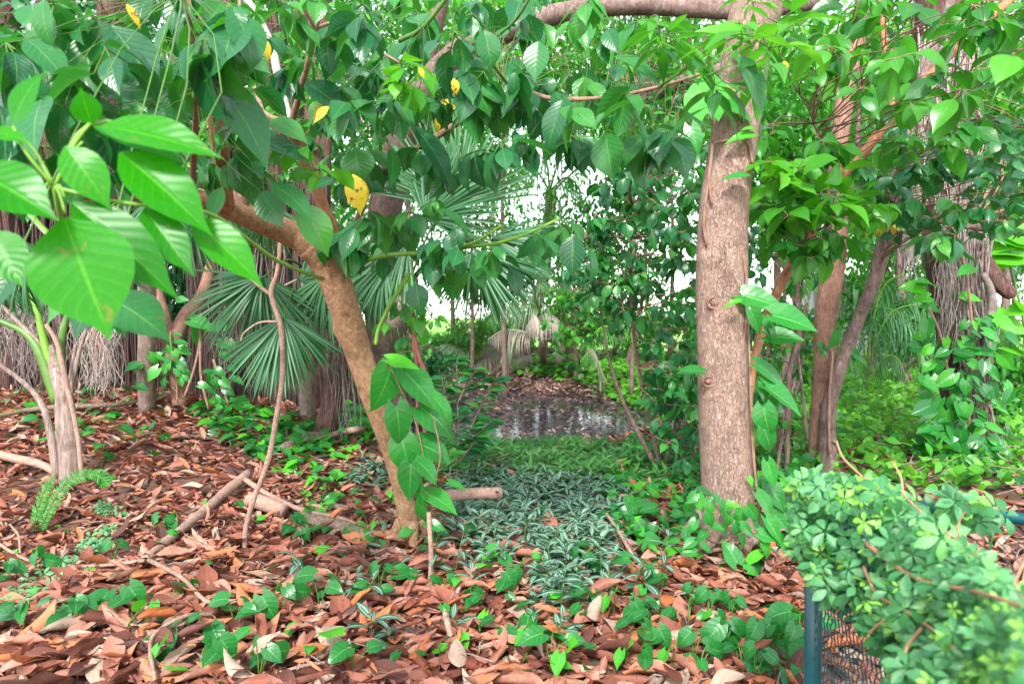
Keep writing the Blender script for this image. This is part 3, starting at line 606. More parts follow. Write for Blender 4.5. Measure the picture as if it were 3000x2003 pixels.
    near = [((148, 500), (235, 745), 1.05, 1.35), ((165, 465), (385, 645), 1.1, .68), ((330, 478), (432, 612), 1.15, .8), ((440, 500), (588, 628), 1.2, .72), ((275, 350), (465, 500), 1.15, .8),
            ((232, 290), (475, 322), 1.15, .68), ((215, 290), (400, 332), 1.2, .45), ((210, 285), (185, 210), 1.15, 1.5), ((150, 335), (238, 450), 1.1, .95), ((-70, 385), (102, 470), 1.0, 1.05), ((30, 285), (62, 165), 1.1, 1.3),
            ((-30, 300), (48, 305), 1.1, .7), ((-30, 530), (40, 640), 1.15, 1.2)]
    for (a, t_, D, wd) in near: nl(*V(*a), *V(*t_), D, wd, tilt=.02)
    hub = P(*V(125, 430), 1.12)
    ends = [(150, 490), (150, 455), (190, 325), (100, 440), (205, 285), (45, 310)]
    for e in ends: tube(bl, [hub, (hub+P(*V(*e), 1.12))/2+[0, 0, .01], P(*V(*e), 1.12)], [.0032, .0026, .002], 6, 4, m=1)
    tube(bl, [hub, P(*V(250, 460), 1.13), P(*V(380, 478), 1.16), P(*V(440, 498), 1.2)], [.0035, .003, .0028, .0022], 6, 5, m=1)
    tube(bl, [P(*V(380, 478), 1.16), P(*V(500, 500), 1.4), P(*V(640, 600), 2.2), P(*V(740, 640), 3.55)], [.0028, .004, .006, .01], 6, 5, m=1)
    tube(bl, [hub, P(*V(60, 350), 1.1), P(*V(30, 290), 1.1)], [.0028, .0026, .002], 6, 4, m=1)
    tube(bl, [hub, P(*V(140, 560), 1.3), P(*V(60, 480), 2.), P(40, 560, 2.7)], [.0035, .005, .008, .012], 6, 4, m=1)
    tube(bl, [hub, P(*V(205, 285), 1.15), P(*V(370, 310), 1.3), P(*V(430, 370), 1.8)], [.003, .003, .003, .004], 6, 4, m=1)
    bl.build('near_foliage', [M['near'], M['stemy']], root)
    bl = MB()
    mids = [((230, 640), (165, 760), 1.35, 1.2), ((240, 680), (375, 735), 1.3, 1.3), ((200, 640), (90, 720), 1.35, 1.2), ((255, 700), (280, 760), 1.32, 1.3), ((30, 610), (-20, 700), 1.3, 1.), ((480, 95), (520, 235), 2.0, 1.0), ((500, 60), (450, 190), 2.0, 1.0), ((255, 60), (355, 180), 1.9, 1.1), ((100, 0), (85, 90), 1.8, 1.0),
            ((60, 90), (150, 150), 1.8, 1.1), ((480, 170), (640, 330), 2.1, .9), ((620, 275), (700, 300), 2.3, 1.1), ((560, 310), (700, 350), 2.3, 1.), ((690, 470), (760, 565), 2.4, 1.1), ((620, 420), (720, 470), 2.3, 1.1), ((600, 440), (640, 510), 2.35, 1.4), ((510, 430), (480, 500), 2.2, 1.1),
            ((700, 190), (790, 235), 2.9, 1.3), ((815, 340), (825, 410), 2.9, 1.8), ((900, 340), (905, 420), 2.9, 1.2), ((1090, 190), (1125, 255), 2.9, 1.5), ((1275, 210), (1300, 280), 2.9, 1.4), ((1090, 360), (1100, 425), 3.0, 1.3), ((1390, 305), (1400, 405), 2.8, 1.4), ((1235, 95), (1225, 175), 2.7, 1.2), ((1290, 230), (1250, 330), 2.8, .9),
            ((950, 290), (1055, 400), 2.9, .7), ((1110, 70), (1135, 145), 2.7, 1.2), ((1180, 300), (1195, 350), 3., 1.2), ((840, 370), (790, 440), 3.0, 1.0), ((815, 555), (820, 625), 3.6, 1.4), ((955, 650), (960, 715), 3.4, 1.5), ((1170, 615), (1200, 670), 3.2, 1.5), ((1315, 540), (1310, 625), 3.0, 1.2), ((1230, 540), (1225, 600), 3.1, 1.4), ((1350, 570), (1380, 645), 3.0, .9),
            ((1080, 610), (1120, 650), 3.2, 1.2), ((1410, 130), (1520, 170), 2.4, .9), ((1500, 290), (1590, 300), 2.6, 1.1), ((1340, 340), (1345, 395), 2.9, .8), ((1700, 125), (1760, 245), 2.2, 1.), ((930, 500), (945, 580), 3.5, 1.1), ((1010, 480), (1090, 520), 3.4, .6), ((780, 250), (730, 290), 3.0, 1.)]
    for (a, t_, D, wd) in mids: nl(*V(*a), *V(*t_), D, wd*.9, 'near', upv=(rng.normal(0, .3), -.6+rng.normal(0, .2), .8), tilt=.03)
    cc = np.array([P(*V(*a), D) for (a, t_, D, wd) in mids]); twigs_to(bl, skel_all, cc, .0022, .0016, 1)
    bl.build('foliage', [M['dark'], M['stem']], root)
    bl = MB()
    for (a, t_, D, wd) in [((815, 400), (825, 485), 3.0, 1.0), ((600, 85), (595, 150), 2.4, 1.3), ((760, 235), (705, 270), 3.0, 1.2), ((1035, 185), (1055, 225), 3.0, .8), ((1010, 232), (1050, 245), 3.0, 1.), ((800, 470), (810, 440), 3.2, .8), ((1000, 270), (1008, 305), 3.1, .6), ((490, 40), (500, 55), 2.1, 1.), ((305, 30), (320, 60), 1.9, .4), ((1040, 180), (1050, 215), 2.6, .9), ((755, 245), (720, 275), 2.7, 1.1), ((590, 95), (605, 150), 2.1, 1.2), ((810, 400), (825, 480), 2.7, 1.0), ((960, 155), (975, 175), 2.5, .9), ((290, 10), (322, 55), 1.6, .5), ((1800, 140), (1800, 165), 3.5, 1.3)]:
        nl(*V(*a), *V(*t_), D, wd, 'near')
    bl.build('yellowed_leaves', M['yellow'], root)
tree_A()

# ------------------------------------------------------------------ heart vine helper
def hleaf(b, px, py, L, ang, D, wide=1.0, r=None, up=(0, -.7, .7), tm='heart', m=0, depth=None):
    """heart leaf whose middle is at px, py; ang 0 right, 90 down"""
    a = R_(ang); s = L*D/FPX; d = np.array([math.cos(a), rng.normal(-.15, .2) if depth is None else depth, -math.sin(a)]); d /= np.linalg.norm(d)
    c = P(px, py, D); p0 = c-d*s*.45; leaves(b, T[tm], [p0], d, np.array(up)+rng.normal(0, .12, 3), s, rng.random()*.7+.1 if r is None else r, wide); return p0
def vine_on(name, label, lst, stems, D, parentloc, stemw=5, mat='heart', pet=None):
    root = thing(name, label, 'vine', parentloc); b = MB(); s = MB(); ends = []
    for q in lst:
        px, py, L, ang = q[:4]; w_ = q[4] if len(q) > 4 else 1.0; r = q[5] if len(q) > 5 else None
        ends.append(hleaf(b, px, py, L, ang+rng.normal(0, 8), D+rng.normal(-.05, .05), w_*.92, None if r is None else min(.97, r+rng.random()*.3), (rng.normal(0, .45), -.75, .5+.6*rng.random())))
    sk = []
    for st in stems:
        a = np.array([(x, y) for x, y in st], float); pth = P(a[:, 0], a[:, 1], np.full(len(a), D+.03)); sk.append(tube(s, pth, np.full(len(a), stemw/2*D/FPX), 6, 5, .1, seed=len(a)))
    twigs_to(s, np.vstack(sk), np.array(ends), .0022, .0016, 1, sag=.25)
    b.build('foliage', M[mat], root); s.build('stem', [M['twig'], M['stem']], root); return root
V_ = lambda x, y: Z('v', x, y)
ga = G(1300, 1560)
vine_on('climbing_vine', 'broad heart-leaved vine climbing the lower half of the leaning tan trunk', [
    (*V_(885, 892), 150, 95, 1.05, .5), (*V_(968, 890), 155, 28, .85, .45), (*V_(925, 833), 95, 12, .75, .97), (*V_(1008, 963), 145, 25, .95, .4), (*V_(918, 975), 125, 80, 1.0, .35), (*V_(1000, 1030), 125, 20, 1.0, .4), (*V_(1025, 940), 120, 40, .7, .3),
    (*V_(932, 1050), 130, 70, 1., .4), (*V_(985, 1078), 95, 30, .9, .3), (*V_(940, 1105), 115, 85, .9, .3), (*V_(1015, 1148), 110, 15, .9, .4), (*V_(968, 1140), 95, 75, 1., .3), (*V_(975, 1190), 95, 85, .9, .4), (*V_(1000, 1205), 70, 20, .7, .3), (*V_(1050, 1110), 60, 10, .7, .3)],
    [[(1265, 1560), (1262, 1430), (1240, 1330), (1215, 1230), (1160, 1110), (1130, 1040)], [(1262, 1430), (1290, 1340), (1270, 1220)]], 3.72, ga)

# ------------------------------------------------------------------ TREE B: big straight trunk
def tree_B():
    base = G(2125, 1600); D = base[1]
    root = thing('straight_tree', 'thick straight pinkish brown tree trunk right of centre, the widest trunk in view', 'tree', base)
    b = MB(); pth, rad = pxpath([(2125, 1640, 190, D), (2130, 1580, 165, D), (2133, 1500, 152, D), (2130, 1400, 148, D), (2122, 1200, 150, D), (2116, 1000, 152, D), (2114, 800, 149, D), (2122, 600, 140, D), (2145, 440, 132, D), (2168, 280, 134, D), (2190, 130, 136, D), (2215, 0, 140, D), (2240, -150, 140, D), (2270, -500, 120, D), (2270, -1400, 80, D)])
    tube(b, pth, rad, 36, 9, .035, seed=3, knots=((.30, 3.4, .05, .12), (.20, 4.2, .06, .10), (.36, 5.0, .05, .1), (.43, 4.4, .05, .14), (.12, 3.9, .04, .1)))
    for an, ln in ((.4, .2), (1.5, .22), (2.7, .2), (3.9, .22), (5.2, .25)):
        r0 = base+np.array([math.cos(an)*.10, math.sin(an)*.10, .06]); tube(b, [r0+[0, 0, .1], r0+[math.cos(an)*.07, math.sin(an)*.07, 0], r0+[math.cos(an)*ln, math.sin(an)*ln, -.12]], [.06, .05, .02], 10, 5, .05)
    b.build('trunk', M['barkB'], root)
    for (x, y, r) in ((2096, 888, 20), (2078, 1118, 17), (2160, 570, 24), (2135, 806, 17), (2192, 150, 26), (2142, 1118, 7)):   # branch scars
        b = MB(); cx = np.interp(y, [0, 130, 280, 440, 600, 800, 1000, 1200], [2215, 2190, 2168, 2145, 2122, 2114, 2116, 2122]); dxw = (x-cx)*D/FPX; p = P(x, y, D-math.sqrt(max(rad[5]**2-dxw**2, 1e-4))*.98); a = np.linspace(0, 6.283, 17)[:-1]
        rr = r*D/FPX; ring = p+np.stack([np.cos(a)*rr, np.full(16, .012), np.sin(a)*rr*.8], -1); tube(b, np.vstack([ring, ring[:1]]), np.full(17, .005), 6, 2, .3, cap=False)
        tube(b, [p+[0, .02, 0], p+[0, .002, 0]], [rr*.6, rr*.3], 10, 2, .1)
        b.build('branch_scar', M['barkC'], root)
    b = MB()
    C1 = tube(b, *pxpath([(2235, 60, 90, D), (2270, 0, 75, D), (2330, -100, 60, D), (2450, -300, 45, D)]), 14, 6, .05); b.build('branch', M['barkB'], root)
    cc = poly_centres([(1950, -900), (2700, -900), (2700, -200), (1950, -200)], 40, D-.6, D+1.2); b = MB(); cluster_leaves(b, T['ovs'], cc, 7, .14); twigs_to(b, np.vstack([C1, P(np.array([2250, 2270]), np.array([-200, -600]), np.array([D, D]))]), cc, .01, .003, 1); b.build('foliage', [M['mid'], M['twig']], root)
    return D
DBt = tree_B()
f6 = lambda x, y: Z('f', x, y)
def vL(k, x, y, L, ang, w_=1., r=None): return (*Z(k, x, y), L, ang, w_, r if r is not None else rng.random()*.6)
vine_on('climbing_vine', 'large-leaved vine climbing the right edge of the thickest pinkish trunk', [
    vL('f', 520, 515, 130, 20, .85, .45), vL('f', 735, 645, 140, 5, .95, .35), vL('f', 670, 755, 105, -5, .9, .25), vL('f', 480, 650, 85, 60, .8, .35), vL('f', 320, 527, 55, 170, .5, .95), vL('f', 615, 1005, 140, 30, .7, .4), vL('f', 670, 1160, 140, 30, .75, .35), vL('f', 620, 1205, 80, 20, .9, .3), vL('f', 545, 1140, 80, 60, .8, .3),
    vL('f', 545, 1310, 95, 100, 1.1, .35), vL('f', 570, 1440, 90, 60, .9, .3), vL('f', 50, 960, 80, 180, .8, .2), vL('f', 520, 1240, 40, 60, .7, .9), vL('f', 560, 690, 60, 80, .6, .4), vL('f', 600, 730, 60, 60, .7, .4),
    vL('i', 530, 290, 80, 75, .8, .3), vL('i', 560, 400, 95, 60, .8, .35), vL('i', 580, 190, 80, 70, .8, .3), vL('i', 620, 340, 100, 60, .8, .25), vL('i', 450, 240, 30, 60, .8, .9), vL('i', 640, 500, 90, 60, .8, .3), vL('i', 530, 560, 80, 50, .8, .2)],
    [[(2225, 1500), (2208, 1350), (2200, 1200), (2196, 1050), (2190, 900), (2182, 780), (2168, 720), (2150, 660), (2138, 600), (2140, 520)], [(2232, 1560), (2214, 1400), (2205, 1250), (2200, 1100)], [(2190, 900), (2170, 1100), (2176, 1220), (2190, 1340), (2165, 1352)]], DBt-.14, G(2225, 1590), stemw=7)
vine_on('climbing_vine', 'long-petioled broad-leaved vine on the upper part of the thickest trunk', [
    vL('c', 150, 590, 145, -100, 1.25, .75), vL('c', 370, 700, 130, 0, .95, .35), vL('c', 70, 720, 110, 215, .8, .3), vL('c', 440, 480, 150, 60, .8, .3), vL('c', 380, 885, 90, 180, .5, .6), vL('c', 430, 845, 50, 180, .6, .8), vL('c', 340, 1160, 75, 180, .8, .4), vL('c', 80, 910, 90, 70, .8, .3)],
    [[(2085, 600), (2078, 520), (2085, 440), (2090, 420), (2150, 410), (2190, 420), (2205, 480)], [(2090, 420), (2085, 350), (2080, 310)], [(2095, 420), (2110, 350)], [(2070, 720), (2062, 640), (2080, 500), (2090, 420)], [(2120, 640), (2140, 560), (2150, 700), (2140, 850), (2130, 900)]], DBt-.14, G(2040, 1590), stemw=9)

# ------------------------------------------------------------------ TREE C: twin-stemmed, and slanting sapling D
def simple_tree(name, label, base, limbs, skel_extra=None, cat='tree', group=None):
    root = thing(name, label, cat, base, group); sk = []
    for i, (nm, mat, pts, sides) in enumerate(limbs):
        b = MB(); pth, rad = pxpath(pts); sk.append(tube(b, pth, rad, sides, 6, .05, seed=i+len(pts))); b.build(nm, M[mat], root)
    return root, np.vstack(sk)
gC = G(2405, 1385); DC = gC[1]
rC, skC = simple_tree('twin_stem_tree', 'reddish brown tree with two stems crossing low, behind the creeper-covered fence corner', gC, [
    ('trunk', 'barkC', [(2400, 1420, 80, DC), (2405, 1350, 72, DC), (2412, 1186, 68, DC), (2414, 1050, 64, DC), (2420, 918, 63, DC), (2440, 784, 66, DC), (2455, 650, 56, DC), (2450, 490, 50, DC), (2467, 357, 50, DC), (2482, 245, 54, DC), (2505, 156, 42, DC), (2530, 20, 40, DC), (2550, -200, 40, DC)], 16),
    ('trunk', 'barkG', [(2425, 1400, 55, DC-.15), (2424, 1310, 52, DC-.15), (2430, 1186, 44, DC-.18), (2469, 1052, 40, DC-.2), (2513, 940, 38, DC-.2), (2558, 829, 38, DC-.2), (2585, 739, 42, DC-.2), (2603, 672, 34, DC-.2), (2612, 625, 36, DC-.2), (2638, 446, 30, DC-.2), (2670, 357, 28, DC-.2), (2688, 268, 25, DC-.2), (2759, 90, 26, DC-.2), (2800, -60, 24, DC-.2)], 14),
    ('branch', 'barkG', [(2603, 672, 22, DC-.2), (2700, 640, 18, DC), (2820, 660, 20, DC), (2900, 672, 18, DC), (3050, 690, 16, DC)], 8), ('branch', 'barkG', [(2720, 642, 12, DC), (2850, 640, 10, DC), (2960, 610, 8, DC)], 8)])
gD = G(2175, 1505)
D4 = 4.75
rD, skD = simple_tree('slanting_sapling', 'slender orange tan sapling slanting right from behind the thickest trunk', gD, [
    ('trunk', 'barkO', [(2175, 1505, 26, gD[1]), (2180, 1300, 24, D4), (2205, 1080, 24, D4), (2213, 1040, 24, D4), (2250, 918, 30, D4), (2308, 793, 29, D4), (2375, 686, 27, D4), (2451, 545, 24, D4), (2518, 464, 26, D4), (2612, 344, 28, D4), (2714, 232, 27, D4), (2848, 98, 26, D4), (2960, 0, 24, D4), (3080, -120, 20, D4)], 12),
    ('branch', 'barkO', [(2612, 344, 20, D4), (2612, 240, 18, D4), (2594, 150, 16, D4), (2580, 0, 14, D4)], 8), ('branch', 'barkG', [(2513, 454, 16, D4), (2515, 330, 12, D4), (2527, 200, 10, D4), (2540, 20, 9, D4)], 8),
    ('branch', 'twig', [(2455, 545, 12, D4), (2440, 450, 9, D4), (2380, 340, 7, D4), (2440, 160, 6, D4)], 6)])
def add_foliage(root, skel, regs):
    for (poly, n, D0, D1, s, k, mat, el, tm) in regs:
        cc = poly_centres(poly, n, D0, D1); b = MB(); cluster_leaves(b, T[tm], cc, k, s, el, rng.random(len(cc))*.8+.1, petiole=.0018)
        twigs_to(b, skel, cc, .006, .002, 1); b.build('foliage', [M[mat], M['twig']], root)
add_foliage(rD, skD, [([(2160, 380), (2500, 420), (2580, 620), (2500, 700), (2300, 760), (2200, 600)], 42, 4.0, 4.7, .15, 6, 'mid', (-.8, .2), 'ov'),
    ([(2300, -20), (3050, -20), (3050, 200), (2700, 300), (2350, 240)], 46, 2.9, 4.6, .15, 6, 'mid', (-1.1, .1), 'ov'),
    ([(2560, 250), (2900, 200), (2860, 420), (2600, 460)], 16, 3.8, 4.8, .15, 5, 'mid', (-1.1, .1), 'ov'),
    ([(2200, 470), (2560, 480), (2540, 640), (2240, 640)], 14, 3.7, 4.0, .16, 5, 'lime', (-.6, .2), 'ov'),
    ([(2230, 650), (2440, 620), (2460, 760), (2300, 780)], 6, 4.0, 4.3, .17, 4, 'mid', (-1.3, -.4), 'ov')])
add_foliage(rC, skC, [([(2500, 380), (3040, 330), (3040, 700), (2640, 690), (2560, 600)], 60, 4.6, 5.8, .14, 6, 'teal', (-.8, .2), 'ov'),
    ([(2640, 560), (2960, 560), (2940, 720), (2680, 720)], 12, 4.4, 5., .15, 5, 'dark', (-1.4, -.4), 'ov'), ([(2560, 640), (2720, 620), (2720, 680), (2600, 690)], 3, 5.2, 5.5, .12, 5, 'yellow', (-1., 0), 'ovs')])
b = MB(); 
vine_on('climbing_vine', 'small dark-leaved vine sprig where the two reddish stems cross', [vL('f', 995, 780, 62, 100, 1.1, .1), vL('f', 950, 850, 70, 20, .9, .1), vL('f', 900, 870, 40, 80, .9, .4), vL('f', 1130, 880, 50, 70, .7, .4), vL('f', 1180, 910, 55, 20, .6, .1), vL('f', 1050, 530, 45, 60, .7, .1), vL('f', 1130, 520, 60, 60, 1., .4)],
    [[(2430, 1330), (2428, 1200), (2434, 1100), (2438, 1040), (2430, 1020)]], DC-.28, G(2440, 1390), stemw=9)
# thin bare stems between the trunks
for pts, lab in (([(2300, 1480, 18), (2306, 1350, 16), (2312, 1096, 16), (2340, 990, 17), (2336, 860, 14), (2350, 740, 10)], 'thin bare grey stem standing between the thickest trunk and the twin stems'),
                 ([(2365, 1290, 9), (2350, 1140, 9), (2335, 1020, 8), (2320, 960, 7)], 'very thin dark stem leaning left against the twin stems'),
                 ([(2270, 1420, 12), (2290, 1280, 11), (2296, 1200, 9)], 'short dark thin stem right beside the foot of the thickest trunk')):
    g = G(pts[0][0], pts[0][1]); Dg = 5.4
    r = thing('sapling', lab, 'sapling', P(pts[0][0], pts[0][1]+20, Dg)); b = MB(); sk = tube(b, *pxpath([(x, y, w_, Dg) for x, y, w_ in pts]), 8, 6, .06); 
    tube(b, [sk[-8], sk[-8]+[.04, .02, .12], sk[-8]+[.06, .04, .3]], [.006, .005, .003], 6, 4); b.build('stem', M['barkG'], r)
    bl = MB(); cluster_leaves(bl, T['ovs'], sk[-6::2]+rng.normal(0, .05, (3, 3)), 5, .1, (-.8, .3), petiole=.0015); bl.build('foliage', [M['mid'], M['twig']], r)

# ------------------------------------------------------------------ dark dense shrub right of centre
def shrub(name, label, base, polys, mat, k, s, D0, D1, n, tm='ov', cat='shrub', el=(-1.3, .1), stems=5, group=None):
    root = thing(name, label, cat, base, group); cc = []
    for poly, m_ in polys: cc.append(poly_centres(poly, m_, D0, D1))
    cc = np.vstack(cc); b = MB(); cen = cc.mean(0); sk = []
    for i in range(stems):
        top = cc[rng.integers(len(cc))]; mid = (base+top)/2+rng.normal(0, .1, 3)*[1, 1, .3]
        sk.append(tube(b, [base+rng.normal(0, .04, 3)*[1, 1, 0]-[0, 0, .05], mid, top], [.022, .014, .005], 8, 8, .08, seed=i))
    sk = np.vstack(sk); b.build('stem', M['barkG'], root)
    b = MB(); cluster_leaves(b, T[tm], cc, k, s, el, rng.random(len(cc))*.8+.1, petiole=.0018); twigs_to(b, sk, cc, .007, .002, 1); b.build('foliage', [M[mat], M['twig']], root); return root
shrub('leafy_shrub', 'tall dense dark green shrub with drooping leaves left of the thickest trunk', G(1950, 1400), [
    ([(1800, 420), (2080, 380), (2080, 700), (1830, 640), (1740, 560)], 90), ([(1740, 620), (2060, 640), (2060, 1000), (1900, 960), (1720, 860)], 80), ([(1890, 960), (2060, 980), (2060, 1420), (1985, 1400), (1925, 1250)], 85), ([(1640, 780), (1820, 760), (1840, 980), (1680, 900)], 22)], 'dark', 6, .12, 5.0, 6.4, 0)
shrub('leafy_shrub', 'tall dark green shrub seen behind the thickest trunk and its slanting sapling', G(2250, 1330), [
    ([(2160, 600), (2420, 560), (2420, 900), (2200, 980)], 60), ([(2200, 880), (2380, 900), (2340, 1180), (2200, 1200)], 14)], 'teal', 6, .13, 6.2, 7.4, 0)
# small sapling at pond edge (thin upright with paired glossy leaves)
def sapling_pairs():
    base = G(1335, 1430); D = base[1]-.2; root = thing('pond_sapling', 'small glossy-leaved sapling at the pond edge right of the leaning trunk vine', 'sapling', base)
    b = MB(); sk = []
    for pts in ([(1335, 1430), (1345, 1300), (1340, 1180), (1338, 1080), (1340, 1050)], [(1345, 1330), (1400, 1210), (1440, 1130), (1455, 1110)], [(1342, 1300), (1400, 1270), (1440, 1230)], [(1340, 1280), (1310, 1180), (1295, 1110)], [(1345, 1350), (1370, 1320), (1395, 1290)], [(1342, 1180), (1370, 1120), (1400, 1080)]):
        a = np.array(pts, float); sk.append(tube(b, P(a[:, 0], a[:, 1], np.full(len(a), D)+rng.normal(0, .06)), np.linspace(.008, .003, len(a)), 6, 6))
    b.build('stem', M['barkG'], root); b = MB()
    for s in sk:
        for i in range(3, len(s), 1):
            for sd_ in (-1, 1):
                d = nrm(s[min(i+1, len(s)-1)]-s[i-1]+1e-6); e = np.array([sd_*.9, rng.normal(0, .5), -.1])+d*.5
                leaves(b, T['ovs'], [s[i]], e, np.array([0, -.3, 1])+rng.normal(0, .3, 3), .10+.05*rng.random(), None, .8)
    b.build('foliage', M['dark'], root)
sapling_pairs()
# small tree on far bank with round leaves
shrub('young_tree', 'young multi-stemmed tree with small oval leaves on the far bank below the white sky gap', G(1680, 1100), [([(1600, 820), (1850, 860), (1840, 1000), (1640, 1010)], 70), ([(1580, 940), (1760, 940), (1720, 1080), (1640, 1080)], 20)], 'mid', 6, .15, 13.5, 15.0, 0, 'ovs', 'tree')

# ------------------------------------------------------------------ palms
def fan(b, hub, d, up, R, n, spread, droop='blade', r=None, m=0, sag=.35):
    d = nrm(np.asarray(d, float)); up = np.asarray(up, float); s = nrm(np.cross(d, up)); upn = np.cross(s, d)
    n = int(n*2); a = np.linspace(-spread/2, spread/2, n)+rng.normal(0, .02, n)
    dr = np.cos(a)[:, None]*d+np.sin(a)[:, None]*s+upn*rng.normal(.05, .06, n)[:, None]; dr[:, 2] -= sag*(np.abs(a)/spread)*1.0
    L = .62*R*(.85+.15*np.cos(a*.8))*(1+rng.normal(0, .05, n))
    leaves(b, T[droop], np.repeat(hub[None], n, 0), dr, np.repeat(upn[None], n, 0)+rng.normal(0, .08, (n, 3)), L, (r if r is not None else rng.random())+rng.normal(0, .1, n), .72, m)
def clampr(x): return float(min(max(x, 0), .99))
def fan_palm(name, label, base, fans, mat='palm', trunk=None, dead=()):
    root = thing(name, label, 'palm', base)
    crown = np.asarray(base)+[0, 0, .3] if trunk is None else trunk[-1]
    if trunk is not None:
        b = MB(); tube(b, trunk, np.full(len(trunk), .07), 14, 6, .12, flute=.1); b.build('trunk', M['palmtrunk'], root)
    for (px, py, D, ang, R, n, spread, dp, sag, up) in fans:
        b = MB(); h = P(px, py, D); a = R_(ang); d = np.array([math.cos(a), rng.normal(-.1, .15), -math.sin(a)])
        fan(b, h, d, up, R, n, spread, dp, rng.random()*.7+.1, 0, sag)
        mid = (crown+h)/2+[0, 0, .12]; tube(b, [crown, mid, h], [.012, .009, .006], 6, 6, m=1)
        b.build('frond', [M[mat], M['stem']], root)
    for (px, py, D, ang, R, n, spread) in dead:
        b = MB(); h = P(px, py, D); a = R_(ang); fan(b, h, [math.cos(a), 0, -math.sin(a)], (0, -1, .3), R, n, spread, 'bladeD', .5, 0, .6); tube(b, [crown, h], [.01, .005], 5, 2, m=0); b.build('dead_frond', M['deadpalm'], root)
UPF = (0, -.8, .6)
fan_palm('fan_palm', 'fan palm with two big pleated fronds left of the leaning trunk', G(900, 1230), [
    (772, 812, 5.6, 150, 1.1, 34, 2.2, 'blade', .5, UPF), (772, 812, 5.6, 60, .95, 26, 1.6, 'blade', .3, UPF), (830, 932, 5.4, 115, .95, 34, 1.5, 'blade', .2, UPF), (830, 932, 5.4, 45, .85, 22, 1.3, 'bladeD', .2, UPF),
    (960, 800, 5.6, 110, .9, 30, 2.0, 'blade', .5, UPF), (1010, 760, 5.7, 80, 1.0, 30, 2.4, 'blade', .5, UPF), (880, 820, 5.8, -30, 1.0, 30, 2.2, 'blade', .5, UPF)], trunk=np.array([G(900, 1230, -.05), P(905, 1000, 6.4), P(910, 800, 6.2)]), dead=((840, 980, 5.6, 80, .8, 26, 1.2), (700, 900, 5.9, 100, .6, 20, 1.2)))
fan_palm('fan_palm', 'large fan palm with long fingers drooping over the pond view', G(1120, 1240), [
    (1380, 740, 5.4, 80, .85, 38, 2.9, 'bladeD', .25, UPF), (1380, 740, 5.4, 20, 1.0, 30, 1.6, 'blade', .7, UPF), (1250, 640, 5.8, -50, 1.1, 34, 2.4, 'blade', .5, UPF), (1440, 700, 5.9, 10, 1.0, 34, 2.4, 'blade', .6, UPF),
    (1330, 600, 6.0, -90, 1.2, 34, 2.6, 'blade', .3, UPF), (1130, 780, 5.6, 100, .9, 34, 2.4, 'bladeD', .3, UPF), (1200, 700, 5.6, 140, 1.0, 30, 2.2, 'blade', .6, UPF), (1420, 780, 5.7, 120, .7, 34, 2.6, 'bladeD', .3, UPF)],
    trunk=np.array([G(1120, 1240, -.05), P(1150, 1000, 6.0), P(1200, 820, 6.0)]), dead=((1180, 860, 5.8, 100, .8, 24, 1.6),))
# curtain of hanging palm fingers upper left
fan_palm('fan_palm', 'fan palm whose finger tips hang like a curtain behind the near bright leaves', G(430, 1210), [
    (620, 560, 4.6, 85, .62, 40, 2.6, 'bladeD', .0, UPF), (790, 600, 4.9, 90, .6, 34, 2.2, 'bladeD', .0, UPF), (440, 590, 4.6, 90, .62, 34, 2.2, 'bladeD', .0, UPF), (560, 620, 4.8, 80, .7, 36, 2.0, 'bladeD', .0, UPF), (300, 620, 4.4, 95, .7, 34, 2.2, 'bladeD', 0, UPF), (700, 590, 5, 95, .7, 34, 2.0, 'bladeD', .0, UPF), (80, 760, 4.2, 90, .6, 34, 2.4, 'bladeD', 0, UPF), (200, 680, 4.2, 80, .65, 30, 2.0, 'bladeD', 0, UPF)],
    trunk=np.array([G(430, 1215, -.05), P(430, 900, 6.6), P(440, 640, 6.2)]))
def pinnate(b, path, nl, L, r=.5, wid=1.0, tm='bladeS', hang=.4, mr=1, rad=.012, tip=.25):
    C = tube(b, path, np.linspace(rad, rad*.25, len(path)), 6, 8, m=mr); T_ = nrm(np.gradient(C, axis=0))
    t = np.linspace(.12, .99, nl); idx = t*(len(C)-1); i0 = idx.astype(int); pos = C[i0]+(C[np.minimum(i0+1, len(C)-1)]-C[i0])*(idx-i0)[:, None]; tg = T_[i0]
    side = nrm(np.cross(tg, [0, 0, 1.])+1e-6)
    for s in (-1, 1):
        d = tg*.75+side*s*.9+np.array([0, 0, -hang])+rng.normal(0, .08, (nl, 3))
        LL = L*np.sin(np.clip(t*.9+.12, 0, 1)*math.pi)**.6*(1+rng.normal(0, .06, nl)); leaves(b, T[tm], pos, d, np.cross(d, side*s*1.0)*-s*0+np.array([0, 0, 1.]), np.maximum(LL, tip*L), np.clip(r+rng.normal(0, .12, nl), 0, .99), wid)
def feather_palm(name, label, base, fronds, nl=44, mat='palmfar', trunkr=.12, trunk=None, skirt=False):
    root = thing(name, label, 'palm', base)
    if trunk is not None:
        b = MB(); tube(b, trunk, np.full(len(trunk), trunkr), 14, 6, .1, flute=.15)
        b.build('trunk', M['palmtrunk'], root)
    for fr in fronds:
        pts, D, L, hang = fr[:4]; L = L*(.62 if D > 12 else .8); mm = fr[4] if len(fr) > 4 else mat; r = fr[5] if len(fr) > 5 else rng.random(); b = MB(); a = np.array(pts, float)
        Ds = np.full(len(a), D)+np.linspace(0, -.25*D/10, len(a)); pinnate(b, P(a[:, 0], a[:, 1], Ds), int(nl*(.65 if hang >= .8 else 1)), L, r, .75 if hang >= .8 else 1.2, 'bladeS' if hang < .8 else 'bladeD', hang, 1, .0016*D)
        b.build('frond' if mm != 'deadpalm' else 'dead_frond', [M[mm], M['stemy'] if mm != 'deadpalm' else M['rootpale']], root)
    return root
m_ = lambda x, y: Z('m', x, y)
